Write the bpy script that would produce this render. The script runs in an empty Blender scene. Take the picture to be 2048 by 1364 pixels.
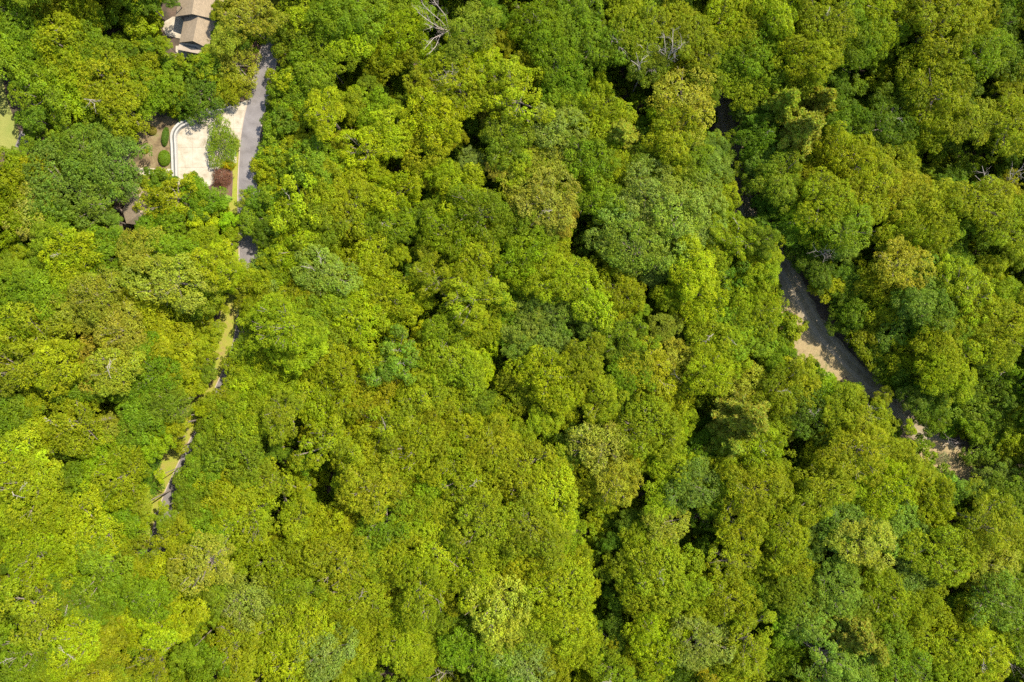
import bpy, bmesh, math, random
import numpy as np
from mathutils import Vector
sc = bpy.context.scene
COL = sc.collection
R = math.radians
rng = np.random.default_rng(11)
random.seed(5)

# ------------------------------------------------------------------ camera, sky, sun, exposure
HC = 136.5                                   # drone height above the ground, looking straight down
cam_d = bpy.data.cameras.new('camera'); cam = bpy.data.objects.new('camera', cam_d); COL.objects.link(cam)
cam_d.sensor_width = 36; cam_d.lens = 24; cam_d.clip_end = 6000; cam_d.clip_start = 1
cam.location = (0, 0, HC); cam.rotation_euler = (0, 0, 0)
sc.camera = cam

SUN_AZ = math.atan2(0.84, 0.54); SUN_EL = R(53)
w = bpy.data.worlds.new('World'); sc.world = w; w.use_nodes = True
nt = w.node_tree; nt.nodes.clear()
sky = nt.nodes.new('ShaderNodeTexSky'); sky.sky_type = 'NISHITA'; sky.sun_disc = False
sky.sun_elevation = SUN_EL; sky.sun_rotation = SUN_AZ
bg = nt.nodes.new('ShaderNodeBackground'); bg.inputs[1].default_value = 0.15
wo = nt.nodes.new('ShaderNodeOutputWorld')
nt.links.new(sky.outputs[0], bg.inputs[0]); nt.links.new(bg.outputs[0], wo.inputs[0])
sun_d = bpy.data.lights.new('sun', 'SUN'); sun_d.energy = 4.3; sun_d.angle = R(0.5); sun_d.color = (1.0, 0.93, 0.80)
sun = bpy.data.objects.new('sun', sun_d); COL.objects.link(sun)
sv = Vector((math.sin(SUN_AZ)*math.cos(SUN_EL), math.cos(SUN_AZ)*math.cos(SUN_EL), math.sin(SUN_EL)))
sun.rotation_euler = (-sv).to_track_quat('-Z', 'Y').to_euler(); sun.location = (80, 60, 120)
sc.view_settings.view_transform = 'Standard'; sc.view_settings.look = 'None'
sc.view_settings.exposure = 1.36; sc.view_settings.gamma = 1; sc.view_settings.use_curve_mapping = False
sc.render.engine = 'CYCLES'
cy = sc.cycles
cy.max_bounces = 6; cy.diffuse_bounces = 4; cy.glossy_bounces = 2; cy.transmission_bounces = 4; cy.transparent_max_bounces = 4
cy.use_denoising = False
cy.caustics_reflective = False; cy.caustics_refractive = False

# ------------------------------------------------------------------ helpers
def at(px, py, z=0.0):
    """photo position (2048 x 1364) of something at height z -> where it stands"""
    k = 0.1*(HC - z)/HC
    return ((px-1024)*k, (682-py)*k, z)

def mesh_obj(name, verts, faces, mat=None, parent=None, smooth=False):
    me = bpy.data.meshes.new(name); me.from_pydata([tuple(v) for v in verts], [], [tuple(f) for f in faces]); me.update()
    if smooth:
        me.polygons.foreach_set('use_smooth', [True]*len(me.polygons))
    return link(name, me, mat, parent)

def link(name, me, mat=None, parent=None):
    if mat is not None and len(me.materials) == 0: me.materials.append(mat)
    o = bpy.data.objects.new(name, me); COL.objects.link(o)
    if parent is not None: o.parent = parent
    return o

def thing(o, label, cat, group=None):
    o['label'] = label; o['category'] = cat
    if group: o['group'] = group
    return o

def empty(name, loc, label=None, cat=None, group=None):
    o = bpy.data.objects.new(name, None); COL.objects.link(o); o.location = loc; o.empty_display_size = 0.5
    if label: thing(o, label, cat, group)
    return o

def structure(o, label=None):
    o['kind'] = 'structure'
    if label: o['label'] = label
    return o

def quads_mesh(name, V, tint=None, n=4):
    """V: (N,4,3) corner positions of N separate leaf faces, tint: (N,3)"""
    N = len(V)
    me = bpy.data.meshes.new(name)
    me.vertices.add(N*n); me.vertices.foreach_set('co', V.reshape(-1).astype(np.float32))
    me.loops.add(N*n); me.loops.foreach_set('vertex_index', np.arange(N*n, dtype=np.int32))
    me.polygons.add(N); me.polygons.foreach_set('loop_start', np.arange(0, N*n, n, dtype=np.int32))
    me.polygons.foreach_set('loop_total', np.full(N, n, dtype=np.int32))
    if tint is not None:
        a = me.attributes.new('tint', 'FLOAT_VECTOR', 'FACE')
        a.data.foreach_set('vector', tint.reshape(-1).astype(np.float32))
    me.update(calc_edges=True)
    return me

# ------------------------------------------------------------------ materials
def new_mat(name):
    m = bpy.data.materials.new(name); m.use_nodes = True
    n = m.node_tree; n.nodes.clear()
    out = n.nodes.new('ShaderNodeOutputMaterial'); p = n.nodes.new('ShaderNodeBsdfPrincipled')
    n.links.new(p.outputs[0], out.inputs[0])
    return m, n, p, out

def noise(n, scale, detail=4, rough=0.6, dist=0.0, vec=None):
    t = n.nodes.new('ShaderNodeTexNoise'); t.inputs['Scale'].default_value = scale
    t.inputs['Detail'].default_value = detail; t.inputs['Roughness'].default_value = rough; t.inputs['Distortion'].default_value = dist
    if vec is None:
        g = n.nodes.new('ShaderNodeNewGeometry'); vec = g.outputs['Position']
    n.links.new(vec, t.inputs['Vector'])
    return t.outputs['Fac']

def ramp(n, fac, stops):
    r = n.nodes.new('ShaderNodeValToRGB'); e = r.color_ramp.elements
    while len(e) < len(stops): e.new(0.5)
    for k, (p, c) in enumerate(stops):
        e[k].position = p; e[k].color = (*c, 1)
    n.links.new(fac, r.inputs[0]); return r.outputs[0]

def mixc(n, fac, a, b, mode='MIX'):
    x = n.nodes.new('ShaderNodeMix'); x.data_type = 'RGBA'; x.blend_type = mode
    for s, v in ((0, fac), (6, a), (7, b)):
        if isinstance(v, (int, float)): x.inputs[s].default_value = v
        elif isinstance(v, tuple): x.inputs[s].default_value = (*v, 1)
        else: n.links.new(v, x.inputs[s])
    return x.outputs[2]

def ground_mat(name, stops, s1=0.35, s2=6.0, bump=0.4, rough=0.95, speck=0.35):
    m, n, p, out = new_mat(name)
    c = ramp(n, noise(n, s1, 6, 0.65, 0.4), stops)
    f = ramp(n, noise(n, s2, 5, 0.75), [(0.3, (1-speck,)*3), (0.7, (1+speck*0.6,)*3)])
    c = mixc(n, 1.0, c, f, 'MULTIPLY')
    n.links.new(c, p.inputs['Base Color']); p.inputs['Roughness'].default_value = rough
    b = n.nodes.new('ShaderNodeBump'); b.inputs['Strength'].default_value = bump; b.inputs['Distance'].default_value = 0.12
    n.links.new(noise(n, s2*0.8, 6, 0.7), b.inputs['Height']); n.links.new(b.outputs[0], p.inputs['Normal'])
    return m

M = {}
M['litter'] = ground_mat('leaf_litter', [(0.35, (0.028, 0.024, 0.011)), (0.5, (0.068, 0.046, 0.029)), (0.62, (0.104, 0.068, 0.044)), (0.72, (0.040, 0.050, 0.014))], 0.25, 5)
M['mulch'] = ground_mat('bark_mulch', [(0.3, (0.085, 0.044, 0.028)), (0.7, (0.135, 0.078, 0.050))], 1.2, 9, 0.6)
M['bed'] = ground_mat('pine_straw', [(0.36, (0.075, 0.052, 0.024)), (0.48, (0.140, 0.098, 0.045)), (0.58, (0.185, 0.140, 0.068)), (0.66, (0.10, 0.115, 0.018))], 0.45, 8, 0.5)
M['grass'] = ground_mat('mown_grass', [(0.33, (0.215, 0.160, 0.045)), (0.46, (0.215, 0.205, 0.025)), (0.62, (0.175, 0.210, 0.010)), (0.75, (0.25, 0.20, 0.07))], 0.55, 8, 0.5)
M['lawn'] = ground_mat('lawn_grass', [(0.3, (0.150, 0.180, 0.030)), (0.7, (0.215, 0.215, 0.050))], 0.3, 7, 0.4)
M['asphalt'] = ground_mat('asphalt', [(0.34, (0.105, 0.092, 0.084)), (0.5, (0.138, 0.122, 0.113)), (0.66, (0.165, 0.148, 0.138))], 0.35, 14, 0.15, 0.9, 0.12)
M['dirt'] = ground_mat('dirt_track', [(0.32, (0.110, 0.088, 0.052)), (0.5, (0.185, 0.148, 0.084)), (0.7, (0.245, 0.190, 0.105))], 0.5, 5, 0.5, 0.95, 0.22)
M['rut'] = ground_mat('packed_dirt', [(0.3, (0.19, 0.155, 0.10)), (0.7, (0.24, 0.195, 0.125))], 0.8, 6, 0.3, 0.95, 0.15)
M['bank'] = ground_mat('sandy_bank', [(0.3, (0.175, 0.128, 0.055)), (0.55, (0.245, 0.182, 0.085)), (0.72, (0.11, 0.105, 0.030))], 0.8, 4, 0.7, 0.95, 0.25)
M['concrete'] = ground_mat('pad_concrete', [(0.34, (0.210, 0.172, 0.112)), (0.46, (0.300, 0.255, 0.182)), (0.56, (0.335, 0.290, 0.215)), (0.68, (0.370, 0.325, 0.250))], 0.45, 10, 0.1, 0.9, 0.10)
M['kerb'] = ground_mat('kerb_concrete', [(0.3, (0.27, 0.215, 0.155)), (0.7, (0.33, 0.27, 0.20))], 1.0, 10, 0.1, 0.9, 0.12)
M['cap'] = ground_mat('wall_cap_stone', [(0.3, (0.28, 0.26, 0.22)), (0.7, (0.34, 0.325, 0.285))], 1.0, 8, 0.1, 0.9, 0.12)
M['joint'] = ground_mat('dark_grey', [(0.3, (0.07, 0.07, 0.06)), (0.7, (0.11, 0.11, 0.10))], 1.0, 8)  # dark grey for slab joints, wall channel and the porch roof board
M['plaster'] = ground_mat('house_wall_render', [(0.3, (0.11, 0.085, 0.06)), (0.7, (0.14, 0.11, 0.08))], 1.0, 8, 0.1, 0.9, 0.08)
M['trim'] = ground_mat('white_trim', [(0.3, (0.561, 0.527, 0.459)), (0.7, (0.612, 0.578, 0.510))], 1.0, 8, 0.05, 0.7, 0.06)
M['glass'], _n, _p, _o = new_mat('window_glass'); _p.inputs['Base Color'].default_value = (0.02, 0.025, 0.03, 1); _p.inputs['Roughness'].default_value = 0.08

def shingle_mat():
    m, n, p, out = new_mat('asphalt_shingles')
    g = n.nodes.new('ShaderNodeNewGeometry')
    c = ramp(n, noise(n, 0.9, 5, 0.6), [(0.3, (0.190, 0.145, 0.092)), (0.7, (0.225, 0.174, 0.112))])
    br = n.nodes.new('ShaderNodeTexBrick'); br.inputs['Scale'].default_value = 1.0
    br.inputs['Color1'].default_value = (0.86, 0.86, 0.86, 1); br.inputs['Color2'].default_value = (1.12, 1.1, 1.08, 1)
    br.inputs['Mortar'].default_value = (0.68, 0.66, 0.64, 1); br.inputs['Brick Width'].default_value = 0.32
    br.inputs['Row Height'].default_value = 0.2; br.inputs['Mortar Size'].default_value = 0.012
    mp = n.nodes.new('ShaderNodeMapping'); mp.inputs['Rotation'].default_value = (0, 0, R(82))
    n.links.new(g.outputs['Position'], mp.inputs['Vector']); n.links.new(mp.outputs[0], br.inputs['Vector'])
    c = mixc(n, 1.0, c, br.outputs['Color'], 'MULTIPLY')
    n.links.new(c, p.inputs['Base Color']); p.inputs['Roughness'].default_value = 0.95
    return m
M['shingle'] = shingle_mat()

def bark_mat(name, a, b):
    m, n, p, out = new_mat(name)
    c = ramp(n, noise(n, 2.2, 6, 0.7), [(0.3, a), (0.7, b)])
    n.links.new(c, p.inputs['Base Color']); p.inputs['Roughness'].default_value = 0.95
    return m
M['bark'] = bark_mat('tree_bark', (0.10, 0.075, 0.055), (0.21, 0.165, 0.13))
M['deadwood'] = bark_mat('weathered_dead_wood', (0.19, 0.155, 0.125), (0.38, 0.315, 0.26))

def leaf_mat():
    m, n, p, out = new_mat('tree_leaves')
    oi = n.nodes.new('ShaderNodeObjectInfo')
    at_ = n.nodes.new('ShaderNodeAttribute'); at_.attribute_name = 'tint'
    it_ = n.nodes.new('ShaderNodeAttribute'); it_.attribute_type = 'INSTANCER'; it_.attribute_name = 'itint'
    c = mixc(n, 1.0, mixc(n, 1.0, oi.outputs['Color'], it_.outputs['Vector'], 'ADD'), at_.outputs['Vector'], 'MULTIPLY')
    n.links.new(c, p.inputs['Base Color'])
    p.inputs['Roughness'].default_value = 0.55; p.inputs['Specular IOR Level'].default_value = 0.12
    tc = mixc(n, 1.0, c, (1.55, 1.45, 0.25), 'MULTIPLY')
    t = n.nodes.new('ShaderNodeBsdfTranslucent'); n.links.new(tc, t.inputs['Color'])
    mx = n.nodes.new('ShaderNodeMixShader'); mx.inputs[0].default_value = 0.42
    n.links.new(p.outputs[0], mx.inputs[1]); n.links.new(t.outputs[0], mx.inputs[2]); n.links.new(mx.outputs[0], out.inputs[0])
    return m
M['leaf'] = leaf_mat()

TONE = {   # base colour of the leaves, words for the label
 'Y': ((0.193, 0.238, 0.0036), 'yellow-green'),
 'L': ((0.222, 0.282, 0.0038), 'bright lime-green'),
 'G': ((0.132, 0.195, 0.0050), 'mid-green'),
 'D': ((0.090, 0.148, 0.0055), 'deep green'),
 'O': ((0.192, 0.230, 0.0038), 'olive-gold'),
 'R': ((0.172, 0.205, 0.0042), 'russet-olive'),
 'B': ((0.135, 0.205, 0.0150), 'bluish-green'),
 'P': ((0.175, 0.230, 0.0260), 'pale sage-green'),
 'S': ((0.228, 0.245, 0.0160), 'pale speckled yellow'),
 'N': ((0.215, 0.238, 0.0150), 'feathery tawny-green'),
}

# ------------------------------------------------------------------ the ground
def ribbon(px_pts, wl, wr, z=0.0):
    """strip along a photo polyline, wl/wr metres to its left/right"""
    P = [Vector(at(x, y, z)[:2]) for x, y in px_pts]
    # smooth
    Q = []
    for i in range(len(P)-1):
        p0 = P[max(i-1, 0)]; p1 = P[i]; p2 = P[i+1]; p3 = P[min(i+2, len(P)-1)]
        for k in range(6):
            t = k/6
            Q.append(0.5*((2*p1)+(p2-p0)*t+(2*p0-5*p1+4*p2-p3)*t*t+(3*p1-p0-3*p2+p3)*t**3))
    Q.append(P[-1])
    L, Rr = [], []
    for i, q in enumerate(Q):
        d = (Q[min(i+1, len(Q)-1)]-Q[max(i-1, 0)]).normalized(); nrm = Vector((-d.y, d.x))
        L.append(q-nrm*wl); Rr.append(q+nrm*wr)      # polylines run down the picture: wl is west of them
    return L, Rr

def strip(name, px_pts, wl, wr, z0, z1, mat, parent=None, wob=0.0, zg=0.0):
    L, Rr = ribbon(px_pts, wl, wr, zg); z0 += zg; z1 += zg
    v = []; f = []
    for i, (a, b) in enumerate(zip(L, Rr)):
        ja = random.uniform(-wob, wob); jb = random.uniform(-wob, wob)
        v += [(a.x+ja, a.y+ja, z1), (b.x+jb, b.y+jb, z1)]
    n = len(L)
    for i in range(n-1): f.append((2*i, 2*i+2, 2*i+3, 2*i+1))
    if z0 < z1-0.02:
        o = len(v)
        v += [(x, y, z0) for x, y, z in v[:o]]
        for i in range(n-1):
            f.append((2*i, 2*i+2, o+2*i+2, o+2*i)); f.append((2*i+1, o+2*i+1, o+2*i+3, 2*i+3))
        f.append((0, o, o+1, 1)); f.append((2*n-2, 2*n-1, o+2*n-1, o+2*n-2))
    return mesh_obj(name, v, f, mat, parent)

def poly(name, px_pts, z0, z1, mat, parent=None, zproj=0.0):
    pts = [at(x, y, zproj)[:2] for x, y in px_pts]; n = len(pts)
    v = [(x, y, z1) for x, y in pts]; f = [tuple(range(n))]
    if z0 < z1-0.005:
        v += [(x, y, z0) for x, y in pts]
        f += [(i, n+i, n+(i+1) % n, (i+1) % n) for i in range(n)]
    return mesh_obj(name, v, f, mat, parent)

LEFT = [(538, 20), (531, 72), (519, 112), (509, 152), (499, 194), (489, 236), (482, 280), (479, 330), (477, 382), (478, 430), (479, 480), (480, 530), (480, 590), (474, 650), (464, 700), (447, 742), (425, 790), (403, 838), (384, 874), (362, 918), (346, 952), (328, 992), (312, 1040), (300, 1090), (290, 1160), (285, 1250), (283, 1380), (283, 1460)]
_rx = np.array([at(*p)[0] for p in LEFT][::-1]); _ry = np.array([at(*p)[1] for p in LEFT][::-1])
DROP = -12.0                                  # the wooded slope falls away east of the road to the dirt road below
def HT(x, y):
    t = np.clip((x-(np.interp(y, _ry, _rx)+3.75+2.4))/13.0, 0, 1)
    return DROP*t*t*(3-2*t)
def atg(px, py):
    z = 0.0
    for _ in range(5): X, Y, _z = at(px, py, z); z = float(HT(X, Y))
    return X, Y, z
gx = np.concatenate([[-1500, -700, -350], np.arange(-200, 200.1, 2.0), [350, 700, 1500]]); gy = np.concatenate([[-1500, -700, -350], np.arange(-160, 160.1, 2.0), [350, 700, 1500]])
GX, GY = np.meshgrid(gx, gy); GZ = HT(GX, GY); nx_, ny_ = len(gx), len(gy)
gv = np.stack([GX, GY, GZ], -1).reshape(-1, 3)
gf = [(j*nx_+i, j*nx_+i+1, (j+1)*nx_+i+1, (j+1)*nx_+i) for j in range(ny_-1) for i in range(nx_-1)]
structure(mesh_obj('ground', gv, gf, M['litter'], smooth=True), 'brown leaf litter and soil of the forest floor')
structure(poly('lawn', [(-90, 120), (4, 148), (14, 200), (38, 262), (40, 300), (14, 305), (-90, 300)], 0, 0.012, M['lawn']), 'pale mown lawn at the left edge')
structure(poly('path', [(42, 262), (62, 266), (56, 297), (30, 294)], 0, 0.03, M['asphalt']), 'short grey paved path beside the lawn')
structure(poly('verge_lawn', [(58, 262), (80, 275), (70, 300), (54, 298)], 0, 0.016, M['lawn']), 'mown grass just right of the paved path')

road = structure(strip('road', LEFT, 0, 3.75, 0.0, 0.03, M['asphalt']), 'narrow grey asphalt road through the trees')
strip('kerb', LEFT, 0.19, 0.0, 0.0, 0.13, M['kerb'], road)
RIGHT = []
_L, _R = ribbon(LEFT, 0, 3.75, 0)
k_v = []; k_f = []
for i, b in enumerate(_R):
    d = (_R[min(i+1, len(_R)-1)]-_R[max(i-1, 0)]).normalized(); nr = Vector((-d.y, d.x))
    o_ = b-nr*0.17
    k_v += [(b.x, b.y, 0.13), (o_.x, o_.y, 0.13), (b.x, b.y, 0), (o_.x, o_.y, 0)]
for i in range(len(_R)-1):
    a = 4*i; k_f += [(a, a+1, a+5, a+4), (a, a+4, a+6, a+2), (a+1, a+3, a+7, a+5)]
mesh_obj('kerb', k_v, k_f, M['kerb'], road)
structure(strip('verge', [(538, 20), (531, 72), (519, 112), (509, 152), (499, 194)], 3.2, -0.2, 0, 0.010, M['mulch'], wob=.15), 'bare brown verge left of the road near the top')
structure(strip('verge', [(489, 236), (482, 280), (479, 330), (477, 382), (478, 430), (479, 480), (480, 530), (480, 590)], 2.4, -0.2, 0, 0.014, M['grass'], wob=.15), 'dry grass verge between the parking pad and the road')
structure(strip('verge', [(480, 570), (478, 610), (474, 650), (464, 700), (447, 742), (425, 790), (403, 838), (384, 874), (362, 918), (346, 952), (328, 992), (312, 1040), (300, 1100)], 3.6, -0.2, 0, 0.018, M['grass'], wob=.15), 'sunny strip of yellow grass beside the lower road')
structure(strip('verge', [(541, 180), (537, 215), (529, 260), (522, 310), (518, 350), (518, 430), (520, 490), (522, 540), (522, 600)], 0, 2.2, 0, 0.016, M['grass'], wob=.15), 'grass strip right of the upper road')

DIRT = [(1440, 120), (1447, 190), (1455, 250), (1470, 310), (1480, 370), (1494, 425), (1530, 480), (1568, 535), (1600, 595), (1634, 655), (1676, 705), (1726, 755), (1790, 808), (1845, 862), (1900, 905), (1960, 935), (2050, 950), (2200, 940)]
structure(strip('clearing', DIRT, 5.6, 5.2, 0, 0.006, M['litter'], wob=.4, zg=DROP), 'leaf littered margins of the dirt road')
droad = structure(strip('dirt_road', DIRT, 2.6, 2.1, 0, 0.014, M['dirt'], wob=.25, zg=DROP), 'unpaved dirt road winding down the right side')
strip('wheel_track', DIRT, 1.2, -0.35, 0, 0.020, M['rut'], droad, wob=.07, zg=DROP)
strip('wheel_track', DIRT, -0.7, 1.5, 0, 0.020, M['rut'], droad, wob=.07, zg=DROP)
structure(poly('sandy_bank', [(1540, 575), (1562, 578), (1588, 612), (1606, 650), (1640, 690), (1668, 712), (1700, 748), (1660, 772), (1610, 745), (1570, 690), (1530, 640)], DROP, DROP+0.026, M['bank'], None, DROP), 'pale sandy bank on the sunny side of the dirt road')
structure(poly('sandy_bank', [(1838, 905), (1862, 878), (1890, 882), (1925, 905), (1962, 925), (1955, 950), (1920, 972), (1880, 952), (1850, 928)], DROP, DROP+0.026, M['bank'], None, DROP), 'dappled pale sand where the dirt road ends in trees')

structure(poly('garden_bed', [(238, 250), (300, 232), (366, 232), (352, 262), (349, 345), (345, 362), (262, 372), (230, 330)], 0, 0.020, M['bed']), 'straw covered garden bed with clipped shrubs')
structure(poly('mulch_bed', [(433, 322), (464, 322), (466, 360), (464, 402), (440, 402), (418, 370)], 0, 0.022, M['mulch']), 'brown mulched bed between the parking pad and the road')

# parking pad: poured slabs with open joints between them
PAD = [(366, 251), (385, 240), (410, 229), (440, 218), (470, 209), (496, 200), (488, 238), (480, 280), (470, 276), (474, 325), (438, 360), (420, 372), (385, 374), (350, 372), (352, 300), (353, 268)]
def clip(sub, x0, y0, x1, y1):
    def cut(P, ins, inter):
        out = []
        for i in range(len(P)):
            a, b = P[i-1], P[i]
            if ins(b):
                if not ins(a): out.append(inter(a, b))
                out.append(b)
            elif ins(a): out.append(inter(a, b))
        return out
    def ix(X): return lambda a, b: (X, a[1]+(b[1]-a[1])*(X-a[0])/(b[0]-a[0]))
    def iy(Y): return lambda a, b: (a[0]+(b[0]-a[0])*(Y-a[1])/(b[1]-a[1]), Y)
    for ins, it in ((lambda p: p[0] >= x0, ix(x0)), (lambda p: p[0] <= x1, ix(x1)), (lambda p: p[1] >= y0, iy(y0)), (lambda p: p[1] <= y1, iy(y1))):
        if sub: sub = cut(sub, ins, it)
    return sub
pad = structure(poly('parking_pad', PAD, 0, 0.06, M['joint']), 'pale concrete parking pad beside the asphalt road')
xs = [345, 386, 427, 468, 509]; ys = [190, 222, 258, 295, 335, 380]
for i in range(4):
    for j in range(5):
        c_ = clip(list(PAD), xs[i]+0.15, ys[j]+0.15, xs[i+1]-0.15, ys[j+1]-0.15)
        if len(c_) >= 3:
            a_ = 0.5*abs(sum(c_[k-1][0]*c_[k][1]-c_[k][0]*c_[k-1][1] for k in range(len(c_))))
            if a_ > 30: poly('slab', c_, 0.02, 0.10+0.004*((i+j) % 2), M['concrete'], pad)

# curved retaining wall round the pad
WALL = [(350, 352), (349, 320), (348, 292), (347, 272), (351, 260), (360, 250), (369, 245), (385, 236), (408, 226), (432, 217), (458, 211)]
WALL = [(x+4, y+3) for x, y in WALL]
wall = empty('retaining_wall', at(348, 300), 'curved white capped wall round the concrete parking pad', 'wall')
wall.location = (0, 0, 0)
strip('wall_face', WALL, 0.46, 0.56, 0, 0.85, M['cap'], wall)
strip('coping', WALL, 0.50, -0.17, 0.852, 0.96, M['cap'], wall)
strip('coping', WALL, -0.17, 0.60, 0.855, 0.93, M['cap'], wall)
strip('channel', WALL, 0.16, 0.16, 0.852, 0.866, M['joint'], wall)

# ------------------------------------------------------------------ houses
def roof_faces(name, corners, faces, mat, parent, th=0.18):
    """corners {key: (px,py,z)}; thick roof planes"""
    keys = list(corners); v = [at(*corners[k]) for k in keys]; n = len(v)
    f = [tuple(keys.index(k) for k in fc) for fc in faces]
    # make every face look up
    g = []
    for fc in f:
        a, b, c = (Vector(v[i]) for i in fc[:3])
        g.append(fc if (b-a).cross(c-a).z > 0 else tuple(reversed(fc)))
    edges = {}
    for fc in g:
        for i in range(len(fc)): edges[(fc[i], fc[(i+1) % len(fc)])] = 1
    v2 = v+[(x, y, z-th) for x, y, z in v]
    allf = list(g)+[tuple(n+i for i in reversed(fc)) for fc in g]
    for (a, b) in edges:
        if (b, a) not in edges: allf.append((b, a, n+a, n+b))
    return mesh_obj(name, v2, allf, mat, parent)

def walls(name, pxs, z, zt, mat, parent, inset=0.0):
    pts = [at(x, y, z)[:2] for x, y in pxs]; n = len(pts)
    c = [sum(p[0] for p in pts)/n, sum(p[1] for p in pts)/n]
    pts = [(p[0]+(c[0]-p[0])*inset, p[1]+(c[1]-p[1])*inset) for p in pts]
    v = [(x, y, 0) for x, y in pts]+[(x, y, zt) for x, y in pts]
    f = [(i, (i+1) % n, n+(i+1) % n, n+i) for i in range(n)]
    return mesh_obj(name, v, f, mat, parent), pts

def window(parent, p, q, t, z0, z1, wdt=1.2):
    """window in the wall running p -> q, centred at fraction t"""
    p = Vector(p); q = Vector(q); d = (q-p); L = d.length; d = d.normalized(); c = p+(q-p)*t
    for nme, off, mat, gx, gz in (('window', 0.05, M['trim'], 0.1, 0.1), ('pane', 0.075, M['glass'], -0.02, -0.02)):
        nrm = Vector((d.y, -d.x))
        v = []
        for s in (0.0, 1.0):
            for (u, z) in ((-wdt/2-gx, z0-gz), (wdt/2+gx, z0-gz), (wdt/2+gx, z1+gz), (-wdt/2-gx, z1+gz)):
                q_ = c+d*u+nrm*off*s; v.append((q_.x, q_.y, z))
        o = mesh_obj(nme, v, [(4, 5, 6, 7), (0, 1, 5, 4), (1, 2, 6, 5), (2, 3, 7, 6), (3, 0, 4, 7)], mat, parent)
        if nme == 'window': parent = o

house = empty('house', (0, 0, 0), 'tan shingled gable roofed house at the top edge, right of its white patio', 'house')
house.location = (0, 0, 0)
zE, zR = 3.5, 5.3
cA = dict(a=(366, -60, zE), b=(351, 33, zE), c=(444, 42, zE), d=(452, -60, zE), r0=(397, -60, zR), r1=(384, 28, zR))
roof_faces('roof', cA, [('a', 'b', 'r1', 'r0'), ('r0', 'r1', 'c', 'd')], M['shingle'], house)
cB = dict(a=(369, 34, zE-0.5), b=(359, 85, zE-0.5), c=(416, 97, zE-0.5), d=(434, 42, zE-0.5), r0=(397, 30, zR-0.7), r1=(386, 82, zR-0.7))
roof_faces('roof', cB, [('a', 'b', 'r1', 'r0'), ('r0', 'r1', 'c', 'd')], M['shingle'], house)
cC = dict(a=(361, 84, 2.75), b=(354, 99, 2.45), c=(400, 108, 2.45), d=(410, 92, 2.75))
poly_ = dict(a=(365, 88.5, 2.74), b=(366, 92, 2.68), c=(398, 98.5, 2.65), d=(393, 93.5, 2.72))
roof_faces('dark_board', poly_, [('a', 'b', 'c', 'd')], M['joint'], house, 0.06)  # thin dark board added on the porch roof to make a dark strip
roof_faces('porch_roof', cC, [('a', 'b', 'c', 'd')], M['kerb'], house, 0.15)
_, pA = walls('wall', [(368, -60), (356, 32), (438, 38), (446, -60)], zE-0.2, zE-0.22, M['plaster'], house, 0.02)
_, pB = walls('wall', [(373, 34), (363, 83), (410, 92), (428, 42)], zE-0.7, zE-0.72, M['plaster'], house, 0.03)
# gable triangles
for P_, r_, zz, nm in (((356, 32), (427, 36), 0, 'a'), ((363, 83), (403, 91), -0.5, 'b')) and (((356, 31, zE-.1), (436, 38, zE-.1), (385, 28.5, zR-.25), 'a'), ((364, 83, zE-.62), (411, 93, zE-.62), (386.5, 82.2, zR-.95), 'b')):
    a, b, c = at(*P_), at(*r_), at(*zz)
    mesh_obj('gable', [a, b, c, (a[0], a[1]+.2, a[2]), (b[0], b[1]+.2, b[2]), (c[0], c[1]+.2, c[2])], [(0, 1, 2), (5, 4, 3), (0, 3, 4, 1), (1, 4, 5, 2), (2, 5, 3, 0)], M['plaster'], house)
for t_ in (0.35, 0.7): window(house, pB[0], pB[1], 1-t_, 1.0, 2.5)
window(house, pA[0], pA[1], 0.75, 1.0, 2.6)
window(house, pB[1], pB[2], 0.5, 0.9, 2.4)
strip('ridge_cap', [(397, 31), (391.5, 56), (386, 82)], 0.12, 0.12, 0, 0, M['shingle'], house)  # re-seated below
rc = house.children[-1]
for v_ in rc.data.vertices:
    v_.co.x *= (HC-zR+.7)/HC; v_.co.y *= (HC-zR+.7)/HC; v_.co.z = zR-0.67
structure(poly('patio', [(330, 44), (346, 34), (385, 34), (372, 80), (334, 72), (326, 58)], 0, 0.12, M['concrete']), 'white concrete patio on the left of the house')
structure(poly('patio', [(352, 92), (412, 92), (410, 116), (352, 116)], 0, 0.10, M['concrete']), 'pale concrete apron in front of the house porch')

house2 = empty('house', (0, 0, 0), 'second tan roofed house, almost hidden under trees below the garden bed', 'house')
z1, z2 = 3.6, 5.4
c2 = dict(a=(254, 372, z1), b=(252, 400, z1), c=(246, 424, z1), d=(253, 447, z1), e=(296, 452, z1), f=(300, 418, z1), g=(296, 395, z1), h=(296, 372, z1),
          r0=(273, 372, z2), r1=(270, 402, z2), r2=(279, 428, z2))
roof_faces('roof', c2, [('a', 'b', 'r1', 'r0'), ('b', 'c', 'r1'), ('c', 'd', 'r2', 'r1'), ('d', 'e', 'r2'), ('e', 'f', 'r2'), ('f', 'g', 'r1', 'r2'), ('g', 'h', 'r0', 'r1')], M['shingle'], house2)
_, p2 = walls('wall', [(257, 374), (255, 400), (250, 424), (257, 443), (292, 447), (296, 418), (292, 395), (292, 374)], z1-.2, z1-.22, M['plaster'], house2)
window(house2, p2[1], p2[0], 0.5, 1.0, 2.4); window(house2, p2[3], p2[2], 0.5, 1.0, 2.4, 0.9)
c3 = dict(a=(274, 336, 2.6), b=(274, 344, 2.6), c=(300, 345, 2.6), d=(300, 337, 2.6))
pp = poly('paving', [(272, 336), (352, 338), (352, 352), (272, 350)], 0, 0.1, M['concrete']); structure(pp, 'pale paving edge between the garden bed and the trees')

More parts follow.
